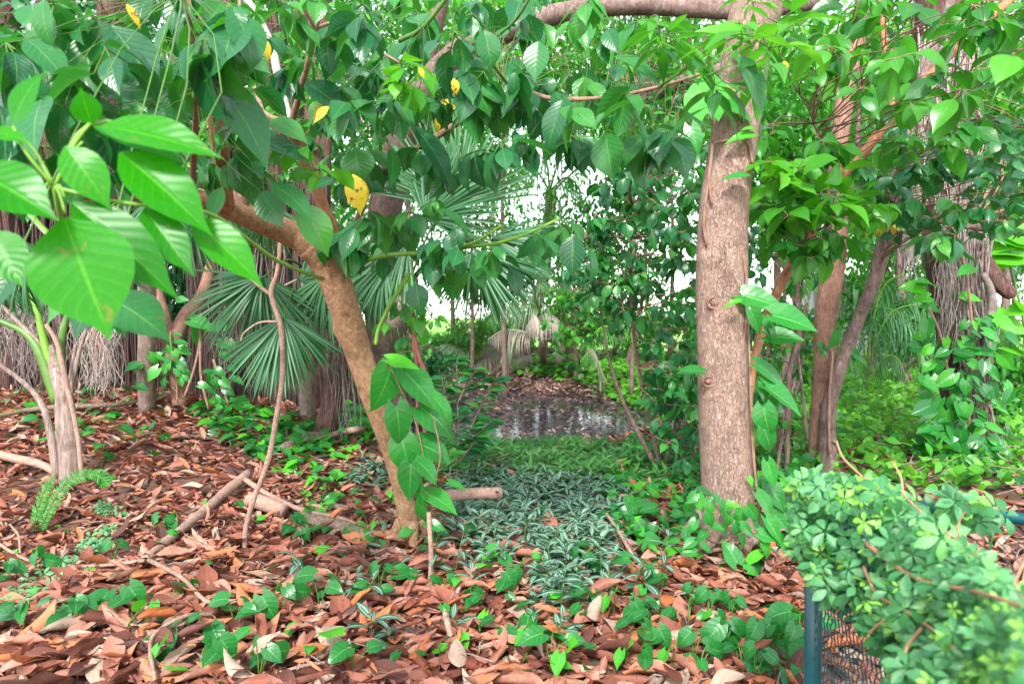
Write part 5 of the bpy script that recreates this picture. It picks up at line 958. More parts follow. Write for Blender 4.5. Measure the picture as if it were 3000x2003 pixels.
b = MB(); box(b, hb+[.2, -.04, 1.4], (.9, .06, 1.1)); b.build('window', plain('dark_pane', (.08, .12, .16), .1), hr)
tb = P(2930, 765, 30); b = MB(); g = np.linspace(0, 1, 14); A, B2 = np.meshgrid(g, g); 
for dz in (0, .03):
    V = tb+np.stack([A*2.6-1.0, .4*np.sin(A*6+B2*3)+dz, (B2-.5)*1.1-.15*np.sin(A*math.pi)*(B2)], -1); i, j = np.meshgrid(np.arange(13), np.arange(13), indexing='ij'); b.add(V, np.stack([i*14+j, i*14+j+1, (i+1)*14+j+1, (i+1)*14+j], -1))
for sx in (-1.0, 1.6): tube(b, [tb+[sx, 0, .6], [tb[0]+sx, tb[1], H(tb[0], tb[1])]], [.03, .03], 8, 2)
tag(b.build('tarpaulin', plain('blue_sheet', (.10, .24, .5), .5)), 'blue sheet strung on poles far behind the right edge leaves', 'tarpaulin')

# ------------------------------------------------------------------ ground plants
def heart_plant_mesh(nl, s, bright, seed):
    b = MB(); q = np.random.default_rng(seed)
    for i in range(nl):
        a = q.random()*6.28; h = s*(.6+.8*q.random()); rr = s*.8*q.random()
        p = np.array([math.cos(a)*rr, math.sin(a)*rr, h]); d = np.array([math.cos(a), math.sin(a), -.15+.5*q.normal()]); 
        leaves(b, T['heart'], [p], d, np.array([0, -.55, .9])+q.normal(0, .3, 3), s*(.8+.5*q.random()), (.8 if bright else .1)+.2*q.random(), 1.)
        tube(b, [np.zeros(3)-[0, 0, .02], p*.5+[0, 0, .01], p], [.0022, .002, .0016], 5, 3, m=1)
    o = b.build('ground_vine', [M['heart'], M['stem']], loc=(0, 0, 0)); return o
PL = {'g': [(240, 830, 0), (60, 910, 0), (160, 1220, 0), (370, 1150, 0), (500, 1210, 0), (720, 1080, 0), (850, 1130, 0), (1120, 1050, 0), (990, 1180, 1), (1180, 1350, 0), (1450, 1480, 0), (1300, 1520, 0), (1700, 1540, 0), (1850, 1090, 0), (1720, 1200, 0), (2100, 1050, 0), (1540, 1190, 0), (2200, 1450, 1), (1100, 570, 0), (740, 770, 0), (1350, 1240, 0), (1930, 580, 0), (2100, 600, 0), (660, 130, 0), (1100, 1430, 1), (1050, 600, 0), (2000, 640, 0)],
      'h': [(250, 930, 0), (450, 910, 0), (560, 980, 0), (660, 980, 0), (200, 1050, 0), (850, 1040, 1), (900, 1100, 0), (1030, 1280, 0), (1130, 940, 0), (1080, 1010, 0), (1250, 1320, 1), (1370, 1420, 0), (1460, 1470, 1), (1600, 1010, 0), (1600, 1080, 0), (1790, 1100, 1), (2100, 980, 0), (2000, 1130, 0), (1920, 1170, 0), (1990, 1240, 0), (1910, 1280, 0), (1990, 1330, 0), (1870, 1450, 1), (2080, 1400, 0), (2180, 1460, 1), (2180, 1200, 0), (1990, 1530, 0), (1990, 490, 0), (2100, 530, 0), (1950, 620, 0), (2070, 640, 0), (80, 1540, 0), (870, 620, 0), (1240, 1190, 0), (1560, 850, 0), (1620, 880, 0), (1930, 900, 0), (1800, 480, 0), (1850, 560, 0), (640, 640, 0), (1340, 480, 0), (1200, 880, 1)],
      'i': [(40, 1180, 0), (230, 1280, 0), (170, 1120, 0), (260, 1450, 0), (380, 1470, 0), (320, 1370, 0), (490, 1400, 0), (590, 1380, 0), (640, 1360, 0), (740, 1430, 0), (830, 1500, 0), (400, 1530, 0), (620, 1540, 0), (70, 1450, 0), (100, 1520, 0), (760, 1310, 0), (310, 1140, 0), (60, 1060, 0), (480, 1530, 0)]}
protos = [heart_plant_mesh(2+i % 3, .078, False, i) for i in range(7)]+[heart_plant_mesh(1+i % 2, .08, True, 20+i) for i in range(3)]
used = set()
LABS = {'g': ('heart-leaved green sprout in the brown litter of the lower left foreground', 'heart-leaved sprouts at lower left'), 'h': ('heart-leaved green sprout around the striped plants at bottom centre', 'heart-leaved sprouts at bottom centre'), 'i': ('heart-leaved green sprout in the litter left of the fence post', 'heart-leaved sprouts at lower right')}
for k, arr in PL.items():
    for (x, y, br) in arr:
        i = rng.integers(7, 10) if br else rng.integers(0, 7); o = protos[i]
        if i in used: o = o.copy(); COL.objects.link(o)
        used.add(i); px, py = Z(k, x, y); g = G(px, py+20); g[2] += .025; o.location = tuple(g); s = .78+.35*rng.random()+(.12 if k == 'g' and y > 700 else 0)+(.2 if k == 'i' and y > 1300 else 0)
        o.rotation_euler = (0, 0, rng.normal(0, .5)); o.scale = (s, s, s)
        zn = zone(px, py); kn = 'pale lime heart-leaved' if br else 'dark green heart-leaved'
        tag(o, f'{kn} sprout {zn}', 'plant', f'{kn} sprouts {zn}')
for i in range(10):
    if i not in used: bpy.data.objects.remove(protos[i])

def carpet(poly, dens, xr, yr, s, tm, mat, name, label, cat='ground cover', hz=(.02, .12), k=1, rn=None, upj=.3):
    p = scatter(poly, dens, *xr, *yr); p = p[p[:, 2] > -.36]; n = len(p); b = MB(); a = rng.random(n)*6.28
    p[:, 2] += hz[0]+(hz[1]-hz[0])*rng.random(n); d = np.stack([np.cos(a), np.sin(a), rng.normal(-.2, .3, n)], -1)
    leaves(b, T[tm], p, d, np.array([0, -.3, 1.])+rng.normal(0, upj, (n, 3)), s*(.6+.8*rng.random(n)), rn)
    return tag(b.build(name, M[mat]), label, cat, kind='stuff')
# vine carpets at left-centre
carpet([Z('d', 1150, 1150), Z('d', 1500, 1050), Z('d', 1650, 1250), Z('d', 2240, 1380), Z('d', 2240, 1540), Z('d', 1700, 1560), Z('d', 1300, 1360)], 260, (-3, 0), (4, 8), .10, 'hearts', 'heart', 'vine_carpet', 'carpet of small heart leaves creeping on litter left of the leaning trunk')
carpet([Z('g', 1600, 0), Z('g', 2240, 0), Z('g', 2240, 500), Z('g', 1750, 200)], 170, (-2.2, 0), (3.6, 6), .08, 'hearts', 'heart', 'vine_carpet', 'thin carpet of heart leaves just behind the cut branch stump', hz=(.02, .1))
carpet([Z('d', 0, 1100), Z('d', 1100, 1150), Z('d', 1150, 1568), Z('d', 0, 1568)], 22, (-5, -1), (4.5, 9), .1, 'hearts', 'heart', 'vine_carpet', 'scattered small heart leaves in the litter behind the young palm')
carpet([Z('e', 0, 1150), Z('e', 330, 1150), Z('e', 330, 1568), Z('e', 0, 1568)], 240, (-1.8, 0), (4.2, 8), .1, 'hearts', 'heart', 'vine_carpet', 'leafy vine mat behind the foot of the leaning trunk', hz=(.03, .25))
carpet([(1850, 1290), (2080, 1360), (2080, 1640), (1900, 1660), (1740, 1480)], 260, (.4, 1.6), (3.6, 8), .09, 'hearts', 'heart', 'vine_carpet', 'heart-leaf carpet on the left of the thickest trunk foot', hz=(.02, .1))
carpet([(2210, 1330), (2400, 1380), (2400, 1620), (2250, 1640)], 200, (1.2, 3), (3.4, 8), .09, 'hearts', 'heart', 'vine_carpet', 'heart-leaf carpet between the thickest trunk and the fence post', hz=(.02, .2))
carpet([(-20, 1350), (1150, 1500), (1200, 2030), (-20, 2030)], 14, (-3, 0), (1.8, 5), .06, 'hearts', 'heart', 'seedlings', 'sparse tiny green seedlings poking through the litter on the left', hz=(.05, .09))
carpet([(1150, 1650), (2350, 1600), (2380, 2030), (1150, 2030)], 38, (-.7, 2), (1.8, 4.5), .065, 'hearts', 'heart', 'seedlings', 'small green seedlings poking through the litter at bottom centre and right', hz=(.05, .10))
carpet([(900, 1400), (1300, 1420), (1250, 1650), (850, 1550)], 50, (-1.5, 0), (3.4, 5.5), .07, 'hearts', 'heart', 'seedlings', 'low green creepers around the foot of the leaning trunk', hz=(.04, .12))
# foot of big trunk vine
r = [vL('i', *q) for q in [(150, 310, 50, 0), (110, 380, 48, 80), (180, 410, 50, 100), (230, 360, 34, 60), (285, 430, 55, 80), (180, 500, 50, 60), (60, 350, 45, 140), (40, 410, 50, 120), (65, 530, 45, 120), (230, 540, 45, 20), (280, 570, 50, 40), (340, 390, 40, 0, .7, .9), (320, 700, 80, 250), (450, 740, 75, 150, .7, .8), (530, 820, 70, 30), (400, 640, 50, 60), (380, 480, 60, 120), (460, 450, 55, 60), (40, 650, 45, 150), (160, 680, 45, 40), (40, 700, 45, 180), (120, 600, 45, 150), (430, 560, 60, 40), (500, 640, 60, 100), (560, 600, 60, 30), (300, 500, 40, 100), (360, 560, 45, 60), (480, 800, 60, 30), (260, 810, 40, 100), (20, 600, 40, 90), (90, 480, 40, 50), (600, 560, 90, 60, .6), (640, 620, 90, 80, .6), (560, 690, 80, 70, .6)]]
vine_on('trunk_foot_vine', 'heart-leaved vine spreading around the foot of the thickest trunk', r, [[(2050, 1560), (2100, 1590), (2180, 1560), (2230, 1560), (2300, 1550)], [(2020, 1620), (2060, 1600), (2110, 1500)], [(2200, 1560), (2240, 1590), (2300, 1640)]], DBt-.32, G(2110, 1640), stemw=6)
# vine round forked tree
lst = [(*Z('n', x, y), L, a, 1., None) for (x, y, L, a) in [(1945, 585, 36, 80), (2090, 600, 36, 10), (2040, 505, 24, 0), (1950, 695, 30, 80), (2120, 690, 42, 25), (2010, 740, 30, 60), (1860, 770, 36, 20), (1790, 790, 45, 20), (1640, 840, 50, 130), (1480, 870, 46, 160), (1930, 820, 30, 60), (2090, 830, 36, 30), (1740, 960, 50, 130), (2130, 940, 40, 20), (1900, 900, 34, 100), (1990, 860, 30, 60), (2040, 950, 30, 60), (2130, 1010, 28, 20), (2080, 1060, 25, 60), (1890, 960, 36, 130), (1870, 1070, 36, 100), (1630, 1110, 40, 20), (1760, 400, 28, 20), (1740, 630, 28, 20), (2080, 880, 30, 40), (1560, 900, 40, 150), (1850, 720, 36, 150)]]
vine_on('climbing_vine', 'heart-leaved vine climbing the foot of the small forked tree at left', lst, [[(520, 1180), (515, 1100), (500, 1000), (500, 970)], [(520, 1150), (450, 1080), (390, 1070)], [(520, 1120), (555, 1050), (545, 1010)]], 6.7, P(520, 1200, 6.7), stemw=5)
lst = [(*Z('d', x, y), L, a, 1., None) for (x, y, L, a) in [(1320, 655, 75, 0), (1440, 695, 80, 0), (1295, 755, 58, 90), (1500, 795, 62, 10), (1370, 975, 32, -10), (1380, 1030, 32, 90), (1440, 980, 38, 20), (1420, 1060, 34, 60), (1340, 1070, 34, 20), (1200, 510, 34, 20), (1480, 1060, 40, 30), (1500, 1110, 40, 30), (1460, 1190, 34, 60), (1400, 1110, 34, 30), (1530, 960, 34, 30), (1560, 1040, 40, 30), (1480, 880, 36, 40), (1430, 1170, 30, 60)]]
vine_on('climbing_vine', 'broad-leaved vine on two thin sticks between the forked tree and the fan palm', lst, [[Z('d', 1210, 1150), Z('d', 1270, 980), Z('d', 1310, 800), Z('d', 1310, 700)], [Z('d', 1370, 1230), Z('d', 1320, 1020), Z('d', 1315, 820), Z('d', 1320, 600)], [Z('d', 1500, 1200), Z('d', 1450, 1060), Z('d', 1400, 900)]], 6.4, P(*Z('d', 1370, 1230), 6.4), stemw=8)

# striped plants
def striped(p, b, s=.105, k=7, h=(.03, .11)):
    n = len(p); a0 = rng.random(n)*6.28; hh = h[0]+(h[1]-h[0])*rng.random(n); lean = rng.normal(0, .03, (n, 2))
    top = p.copy(); top[:, :2] += lean; top[:, 2] += hh; tubes_v(b, np.stack([p-[0, 0, .01], (p+top)/2+[.005, 0, 0], top], 1), .0018, 4, 1)
    for j in range(k):
        t = j/(k-1); a = a0+j*2.4; el = .9*t-.1+rng.normal(0, .15, n); pos = p*(1-(.35+.65*t))+top*(.35+.65*t); d = np.stack([np.cos(a)*np.cos(el), np.sin(a)*np.cos(el), np.sin(el)], -1)
        leaves(b, T['zeb'], pos, d, np.array([0, -.2, 1.])+rng.normal(0, .15, (n, 3)), s*(1.1-.4*t)*(.8+.4*rng.random(n)), None, 1.25)
poly = [Z('h', 750, 230), Z('h', 1100, 210), Z('h', 1500, 260), Z('h', 1900, 350), Z('h', 1760, 560), Z('h', 1850, 800), Z('h', 1650, 920), Z('h', 1560, 1110), Z('h', 1280, 1080), Z('h', 1200, 860), Z('h', 900, 780), Z('h', 660, 640)]
p = scatter(poly, 240, -1.2, 1.7, 2.6, 6.5); b = MB(); striped(p, b); tag(b.build('striped_plants', [M['zebra'], M['stem']]), 'dense patch of silver-striped dark green leaves in the middle of the forest floor', 'ground cover', kind='stuff')
poly = [Z('h', 50, 100), Z('h', 350, 150), Z('h', 380, 300), Z('h', 200, 330), Z('h', 0, 250)]
p = scatter(poly, 60, -1.2, 0, 3.6, 6.5); b = MB(); striped(p, b); tag(b.build('striped_plants', [M['zebra'], M['stem']]), 'small patch of striped leaves left of the leaning trunk foot', 'ground cover', kind='stuff')
zp = []
for i in range(6):
    b = MB(); striped(np.zeros((1, 3)), b, .11, 6+i % 2, (.05+.03*i, .06+.03*i)); zp.append(b.build('striped_plant', [M['zebra'], M['stem']], loc=(0, 0, 0)))
for i, (x, y) in enumerate([(370, 800), (200, 660), (340, 590), (500, 560), (600, 850), (740, 830), (1060, 760), (780, 1230), (180, 1300), (110, 1060), (1320, 1060), (1440, 1110), (1290, 1150), (1450, 1290), (1790, 1010), (2000, 960), (1700, 870), (2080, 830), (1880, 740), (1350, 900), (860, 980), (30, 960), (640, 600), (1200, 640), (310, 1250), (760, 560), (900, 800), (980, 620)]):
    o = zp[i] if i < 6 else zp[i % 6].copy()
    if i >= 6: COL.objects.link(o)
    g = G(*Z('h', x, y+60)); o.location = tuple(g); o.rotation_euler = (0, 0, rng.random()*6.28); s = .95+.3*rng.random(); o.scale = (s, s, s)
    zn = zone(*Z('h', x, y)); tag(o, f'separate silver-striped sprig rising {zn}', 'plant', f'striped sprigs {zn}')
for (x, y, lab) in ((2040, 900, 'lone striped sprig in litter left of the thin upright pink stick'), ):
    o = zp[2].copy(); COL.objects.link(o); o.location = tuple(G(*Z('g', x, y+60))); o.scale = (1.3,)*3; tag(o, lab, 'plant'); 
    if 'group' in o: del o['group']

# herb band by the pond, ground cover right
def herbs(poly, dens, xr, yr, h, s, mat, label, k=12, tm='herb'):
    p = scatter(poly, dens, *xr, *yr); p = p[p[:, 2] > -.37]; n = len(p); b = MB(); hh = h*(.5+.7*rng.random(n)); top = p.copy(); top[:, :2] += rng.normal(0, .04, (n, 2)); top[:, 2] += hh
    tubes_v(b, np.stack([p, top], 1), .002, 3, 1); a0 = rng.random(n)*6.28
    for j in range(k):
        t = j/(k-1); a = a0+j*2.4; el = .2+.7*t; d = np.stack([np.cos(a)*np.cos(el), np.sin(a)*np.cos(el), np.full(n, math.sin(el))], -1); leaves(b, T[tm], p*(1-(.2+.8*t))+top*(.2+.8*t), d, [0, -.2, 1], s*(.7+.6*rng.random(n)), None, 1.2)
    tag(b.build('green_herbs', [M[mat], M['stem']]), label, 'ground cover', kind='stuff')
herbs([(1330, 1330), (1500, 1300), (1950, 1340), (2050, 1400), (2000, 1470), (1700, 1440), (1450, 1420), (1300, 1400)], 95, (-1.3, 2.4), (5.4, 8.0), .10, .10, 'grassy', 'band of upright narrow-leaved green herbs along the near pond edge')
herbs([(1220, 1330), (1340, 1300), (1360, 1400), (1240, 1420)], 60, (-1.6, 0), (5.6, 8.2), .1, .1, 'grassy', 'narrow-leaved herbs at the pond edge behind the leaning trunk vine')
carpet([(1460, 1400), (2050, 1400), (2050, 1480), (1700, 1460)], 170, (-.5, 2), (4.8, 7.5), .07, 'round', 'lime', 'ground_cover', 'sunlit tiny round leaves between herb band and striped plants', hz=(.01, .06))
carpet([(1480, 1050), (1700, 1050), (2100, 990), (2100, 1290), (1960, 1260), (1800, 1180), (1700, 1130), (1500, 1100)], 170, (-1, 6), (10, 24), .12, 'round', 'bright', 'ground_cover', 'bright green leafy ground cover on the far right bank of the pond', hz=(.03, .2))
carpet([(2200, 980), (3050, 960), (3050, 1450), (2600, 1480), (2200, 1350)], 190, (1.5, 9), (5.2, 20), .08, 'round', 'bright', 'ground_cover', 'bright green carpet of rounded leaves between the twin stems and the fig', hz=(.02, .22), upj=.5)
carpet([(2200, 1100), (3050, 1100), (3050, 1500), (2600, 1480), (2200, 1350)], 60, (1.5, 5), (4.6, 10), .09, 'ovs', 'mid', 'ground_cover', 'darker oval leaves low in the carpet right of the twin stems', hz=(.02, .3), upj=.5)
carpet([(900, 930), (1450, 960), (1400, 1010), (900, 1050)], 60, (-8, 0), (16, 24), .16, 'herb', 'lime', 'grass', 'rough sunlit grass at the far left of the pond', cat='grass', hz=(.05, .3))
# twigs tangled on right ground
b = MB(); p = scatter([(2480, 1300), (3000, 1300), (3000, 1500), (2550, 1480)], 16, 2, 5, 4.4, 7.5); n = len(p); a = rng.normal(0, .5, n); L = .3+.5*rng.random(n); e = p+np.stack([np.cos(a)*L, np.sin(a)*L, .1*rng.random(n)], -1)
tubes_v(b, np.stack([p+[0, 0, .05], (p+e)/2+[0, 0, .1], e+[0, 0, .06]], 1), .004, 4); tag(b.build('twig_tangle', M['root']), 'tangle of dry grey twigs on the ground behind the fence rail', 'twigs', kind='stuff')

for pts, lab in (([(1245, 1110, 16), (1232, 1060, 16), (1216, 1000, 15), (1206, 940, 14), (1198, 860, 12)], 'dark red bare stem standing just right of the leaning trunk'), ([(1222, 1100, 10), (1214, 1030, 10), (1202, 980, 9)], 'thinner dark red bare stem left of its larger twin right of the leaning trunk')):
    r = thing('sapling', lab, 'sapling', P(pts[0][0], pts[0][1]+200, 5.6)); b = MB(); sk = tube(b, *pxpath([(pts[0][0], pts[0][1]+220, pts[0][2], 5.6)]+[(x, y, w_, 5.6) for x, y, w_ in pts]), 8, 6, .06); b.build('stem', M['redstem'], r)
    b = MB(); cc = sk[-9::3]+rng.normal(0, .1, (3, 3)); cluster_leaves(b, T['ov'], cc, 5, .12, (-1.2, -.1), petiole=.002); twigs_to(b, sk, cc, .004, .002, 1); b.build('foliage', [M['mid'], M['twig']], r)
# ------------------------------------------------------------------ fallen branches, sticks, logs
def stick(name, label, paths, mat='stick', cat='branch', ground_=True, sides=8, caps=()):
    g0 = G(paths[0][0][0], paths[0][0][1]); b = MB()
    for pts in paths:
        q = []
        for (x, y, w_, dz) in pts: q.append(np.append(G(x, y+dz*FPX/G(x, y)[1] if dz else y, .02+dz), w_))
        q = np.array(q); rad = q[:, 3]/2*q[:, 1]/FPX; tube(b, q[:, :3], rad, sides, 7, .1, seed=pts[0][0])
    for (x, y, w_, dz) in caps: pass
    return tag(b.build(name, M[mat], loc=g0), label, cat)
stick('fallen_branch', 'forked dry pinkish stick propped on litter at left with two thin arms', [
    [(728, 1399, 30, .06), (660, 1455, 30, .05), (580, 1526, 28, .04), (500, 1590, 28, .03), (429, 1651, 30, .02)], [(437, 1658, 14, .03), (527, 1709, 13, .05), (585, 1765, 12, .04), (616, 1793, 12, .03), (700, 1797, 9, .02), (777, 1796, 8, .02)],
    [(425, 1656, 12, .03), (330, 1668, 10, .03), (241, 1678, 9, .03), (147, 1673, 8, .02)], [(625, 1821, 12, .03), (540, 1840, 12, .06), (446, 1897, 12, .05), (455, 2010, 11, .03)], [(446, 1897, 9, .04), (380, 1915, 8, .03), (310, 1918, 7, .02)]])
stick('fallen_branch', 'long thin smooth stick running right from the forked stick towards the leaning trunk foot', [[(719, 1419, 16, .08), (781, 1459, 15, .06), (884, 1504, 14, .05), (1000, 1535, 14, .03), (1095, 1572, 13, .0)]])
stick('cut_log', 'short thick broken log stub lying beside the thin upright sapling', [[(723, 1475, 44, .06), (770, 1490, 43, .055), (835, 1512, 42, .04)]], 'stick', 'log')
stick('cut_log', 'long rotting log half buried left of the leaning trunk foot', [[(893, 1535, 44, .04), (1000, 1560, 50, .03), (1110, 1605, 46, .0)]], 'log', 'log')
stick('cut_log', 'mossy grey log lying behind the vine carpet left of the leaning trunk', [[(821, 1335, 30, .0), (860, 1315, 42, .02), (920, 1300, 46, .02), (1000, 1293, 40, .0)]], 'log', 'log')
stick('fallen_branch', 'slim curved branch lying left against the leaning trunk at mid height', [[(930, 1300, 12, .05), (1000, 1278, 18, .08), (1060, 1268, 18, .08), (1107, 1250, 14, .08)]])
o = stick('cut_log', 'pale sawn branch stub with knobs lying right of the vine on the leaning trunk', [[(1290, 1480, 34, .17), (1340, 1476, 35, .175), (1400, 1472, 36, .18), (1466, 1468, 38, .185)], [(1455, 1468, 12, .19), (1458, 1466, 9, .24)]], 'stick', 'log')
b = MB(); g = G(1466, 1392+.08*FPX/G(1466, 1392)[1], .105); 
def upright(name, label, pts, D, mat='stick', extra=(), cat='stick'):
    root = thing(name, label, cat, P(pts[0][0], pts[0][1], D if np.isscalar(D) else D[0])); b = MB(); Ds = np.full(len(pts), D) if np.isscalar(D) else np.array(D)
    tube(b, *pxpath([(x, y, w_, d) for (x, y, w_), d in zip(pts, Ds)]), 8, 7, .1, seed=pts[0][0])
    for e in extra: tube(b, *pxpath([(x, y, w_, Ds[0] if len(q) == 0 else q[0]) for (x, y, w_, *q) in e]), 6, 6, .05)
    b.build('stem', M[mat], root); return root
Dq = G(716, 1615)[1]
upright('thin_sapling', 'thin curving bare brown sapling rising left of the leaning trunk to a fork', [(717, 1618, 14), (719, 1553, 15), (732, 1500, 15), (745, 1455, 16), (786, 1348, 16), (812, 1208, 15), (826, 1119, 15), (828, 1038, 16), (821, 949, 16), (795, 860, 15), (812, 797, 13), (821, 708, 11), (815, 560, 10)], Dq, 'stick', (((795, 865, 12), (750, 830, 9), (705, 784, 8), (690, 740, 6)), ((815, 942, 8), (760, 945, 6), (715, 975, 5), (705, 1000, 4))), 'sapling')
Dq = G(1259, 1731)[1]
upright('upright_stick', 'short straight pinkish stick standing upright right of the leaning trunk foot', [(1259, 1735, 15), (1263, 1633, 15), (1260, 1570, 14), (1256, 1500, 13)], Dq)
stick('fallen_branch', 'thin straight twig leaning over the striped plants towards lower right', [[(1743, 1473, 9, .05), (1800, 1560, 10, .07), (1853, 1640, 11, .06)]])
stick('fallen_branch', 'pinkish grey stick half hidden under striped plants beside the upright stick', [[(1312, 1607, 11, .03), (1345, 1650, 12, .03), (1385, 1710, 13, .02)]])
stick('fallen_branch', 'knobbly pinkish twig lying on litter near the bottom centre', [[(1402, 1923, 14, .03), (1470, 1895, 16, .03), (1540, 1879, 14, .03), (1600, 1910, 11, .02)]])
stick('fallen_branch', 'thin grey twig lying on litter at the bottom edge left of centre', [[(820, 1998, 10, .02), (900, 1985, 10, .03), (980, 1975, 9, .03)]])
stick('fallen_branch', 'grey weathered branch reaching in from the left edge to the young palm foot', [[(-30, 1335, 26, .05), (60, 1355, 26, .06), (120, 1370, 24, .06), (165, 1395, 22, .04)]])
stick('fallen_branch', 'thin twig among litter at the left edge below the fern', [[(-20, 1600, 9, .03), (40, 1640, 9, .05), (90, 1665, 8, .03)], [(60, 1640, 6, .05), (55, 1580, 6, .08), (30, 1550, 5, .08)]])
stick('fallen_branch', 'pale brown branch lying on the bank far left behind the young palm', [[(-20, 1230, 14, .04), (120, 1205, 16, .08), (350, 1195, 14, .06), (480, 1170, 10, .05)]], 'log')
stick('fallen_branch', 'long thin twig lying before the forked tree foot', [[(400, 1195, 8, .04), (470, 1175, 8, .08), (530, 1145, 7, .1), (575, 1125, 6, .1)]])
stick('fallen_branch', 'mossy log lying at the far left shore of the pond', [[(1270, 1130, 18, .02), (1330, 1138, 20, .03), (1420, 1130, 16, .02)]], 'log')
for i, (x, y, rr) in enumerate([(1185, 505, 10), (1480, 1490, 18), (1710, 1155, 16), (1790, 1225, 14), (1850, 1210, 14), (1780, 1285, 12), (1855, 1280, 11), (1380, 1310, 16), (1890, 1275, 12)]):
    px, py = (1550+i*10, 1160) if i == 0 else ((x, y) if False else Z('e', x, y)); px, py = (Z('m', *[(1360, 1180), (1140, 1500), (1020, 1115), (2330, 1350), (2340, 1470), (1040, 1180), (2030, 1100), (1680, 1050), (700, 1560)][i]))
    g = G(px, py); g[2] = max(g[2], -.36); b = MB(); a = np.linspace(0, math.pi, 9); R0 = .05+.03*rng.random()
    path = g+np.stack([-np.cos(a)*R0*1.2, np.zeros(9), np.full(9, .03)], -1); tube(b, path, np.maximum(np.sin(a)*R0*.8, .004), 12, 2, .12, seed=i); tag(b.build('coconut_husk', M['stone'], loc=g), 'dark wet coconut husk lying in the shallow leafy pond', 'coconut', 'husks lying in the pond')

# fern
fr = thing('fern', 'small bright green sword fern with three upright fronds at lower left', 'fern', G(110, 1560))
for pts in ([(98, 1560), (108, 1500), (130, 1440), (158, 1392)], [(118, 1552), (150, 1480), (200, 1410), (262, 1388), (300, 1400)], [(262, 1388), (290, 1393), (305, 1410), (312, 1425)]):
    a = np.array(pts, float); D = G(110, 1560)[1]; b = MB(); C = tube(b, P(a[:, 0], a[:, 1], np.full(len(a), D)), np.linspace(.003, .001, len(a)), 5, 10, m=1); tt = nrm(np.gradient(C, axis=0))
    C2 = catmull(C, 2); tt = nrm(np.gradient(C2, axis=0)); side = nrm(np.cross(tt, [0, -1, .3]))
    for s in (-1, 1):
        t = np.linspace(0, 1, len(C2)); leaves(b, T['obn'], C2, side*s+tt*.35+rng.normal(0, .13, C2.shape), [0, -1, .4], .042*np.sin(np.clip(t*.85+.15, 0, 1)*math.pi)**.5+.006, .3+.5*rng.random(len(C2)), .6)
    b.build('frond', [M['mid'], M['stem']], fr)

# ------------------------------------------------------------------ creeper rosettes (five leaflets)
def five(b, c, s, nrmv=(0, -.7, .75), rn=None, tm='obs', jit=.35, m=0, k=5):
    c = np.asarray(c, float).reshape(-1, 3); n = len(c); s = np.broadcast_to(s, (n,)); nv = nrm(np.asarray(nrmv, float)+rng.normal(0, jit, (n, 3))); a0 = rng.random(n)*6.28
    ref = nrm(np.cross(nv, [1., .1, 0])); bi = np.cross(nv, ref); rn = rng.random(n) if rn is None else rn
    for j in range(k):
        a = a0+(j-(k-1)/2)*1.12; d = np.cos(a)[:, None]*ref+np.sin(a)[:, None]*bi-nv*.12; L = s*(1.1-.12*abs(j-(k-1)/2)); leaves(b, T[tm], c+d*s[:, None]*.12, d, nv, L, np.clip(rn+rng.normal(0, .05, n), 0, .999), 1.0, m)
T['obs'] = tset('obov', 4, 6, 4, (.1, .35), (.2, .8), .03)
# little creepers on litter at left
for k, (cen, lab) in enumerate([([(640, 470), (700, 470), (740, 500), (660, 510)], 'small five-leaved creeper sprig behind the big salmon leaf'), ([(680, 610), (720, 620), (690, 650)], 'small five-leaved creeper sprig above the horizontal twig'), ([(600, 690), (550, 730), (640, 710), (620, 770), (530, 740)], 'five-leaved creeper sprig left of the thin twig arm'), ([(470, 860), (400, 880), (350, 850), (330, 940), (300, 930), (370, 970), (220, 1000), (250, 1050), (190, 970), (130, 1060), (150, 1110), (60, 1110), (50, 1060)], 'trailing pale five-leaved creeper crossing the lower left litter')]):
    g = G(*Z('g', *cen[0])); b = MB(); cs = np.array([G(*Z('g', x, y), .05) for x, y in cen]); five(b, np.repeat(cs, 2, 0)+rng.normal(0, .012, (len(cs)*2, 3)), .042, rn=.5+.2*rng.random(len(cs)*2)); 
    if len(cs) > 2: tube(b, cs-[0, 0, .03], np.full(len(cs), .0015), 4, 3, m=1)
    tag(b.build('creeper', [M['creep'], M['stem']], loc=g), lab, 'creeper')

# ------------------------------------------------------------------ fence and the creeper over it
D0 = 1.9; pz = P(2388, 1412, D0); px_ = pz[0]; top = pz[2]
fen = thing('chain_link_fence', 'teal green coated chain-link fence with corner post and top rail under creeper at lower right', 'fence', (px_, D0, 0))
b = MB(); tube(b, [(px_, D0, -.2), (px_, D0, top-.01)], [.022, .022], 20, 2); b.build('post', M['metal'], fen)
b = MB(); tube(b, [(px_, D0, top-.02), (px_, D0, top+.004)], [.0255, .0255], 20, 1); b.build('post_cap', M['metal'], fen)
n1 = np.array([px_-.12, .45, top-.10]); f1 = np.array([px_+1.25, 1.25, top-.06])
for e in (f1,): b = MB(); tube(b, [(px_, D0, top-.03), e], [.014, .014], 14, 2); b.build('top_rail', M['metal'], fen)
for e in (n1, f1):
    b = MB(); s0 = np.array([px_, D0, 0.]); v = (e-s0)*[1, 1, 0]; L = np.linalg.norm(v); v /= L; nn = np.cross(v, [0, 0, 1.]); w0 = .024; ncol = int(L/w0); K = int((top-.05)/.024)
    t = np.arange(K+1); path = np.zeros((ncol, K+1, 3))
    for i in range(ncol):
        off = (i+(t % 2)*1.15)*w0; path[i] = s0+v*off[:, None]+nn*(.0025*((t % 2)*2-1))[:, None]+np.array([0, 0, 1.])*(t*.024+.02)[:, None]
    tubes_v(b, path, .0019, 4); b.build('wire_mesh', M['metal'], fen)
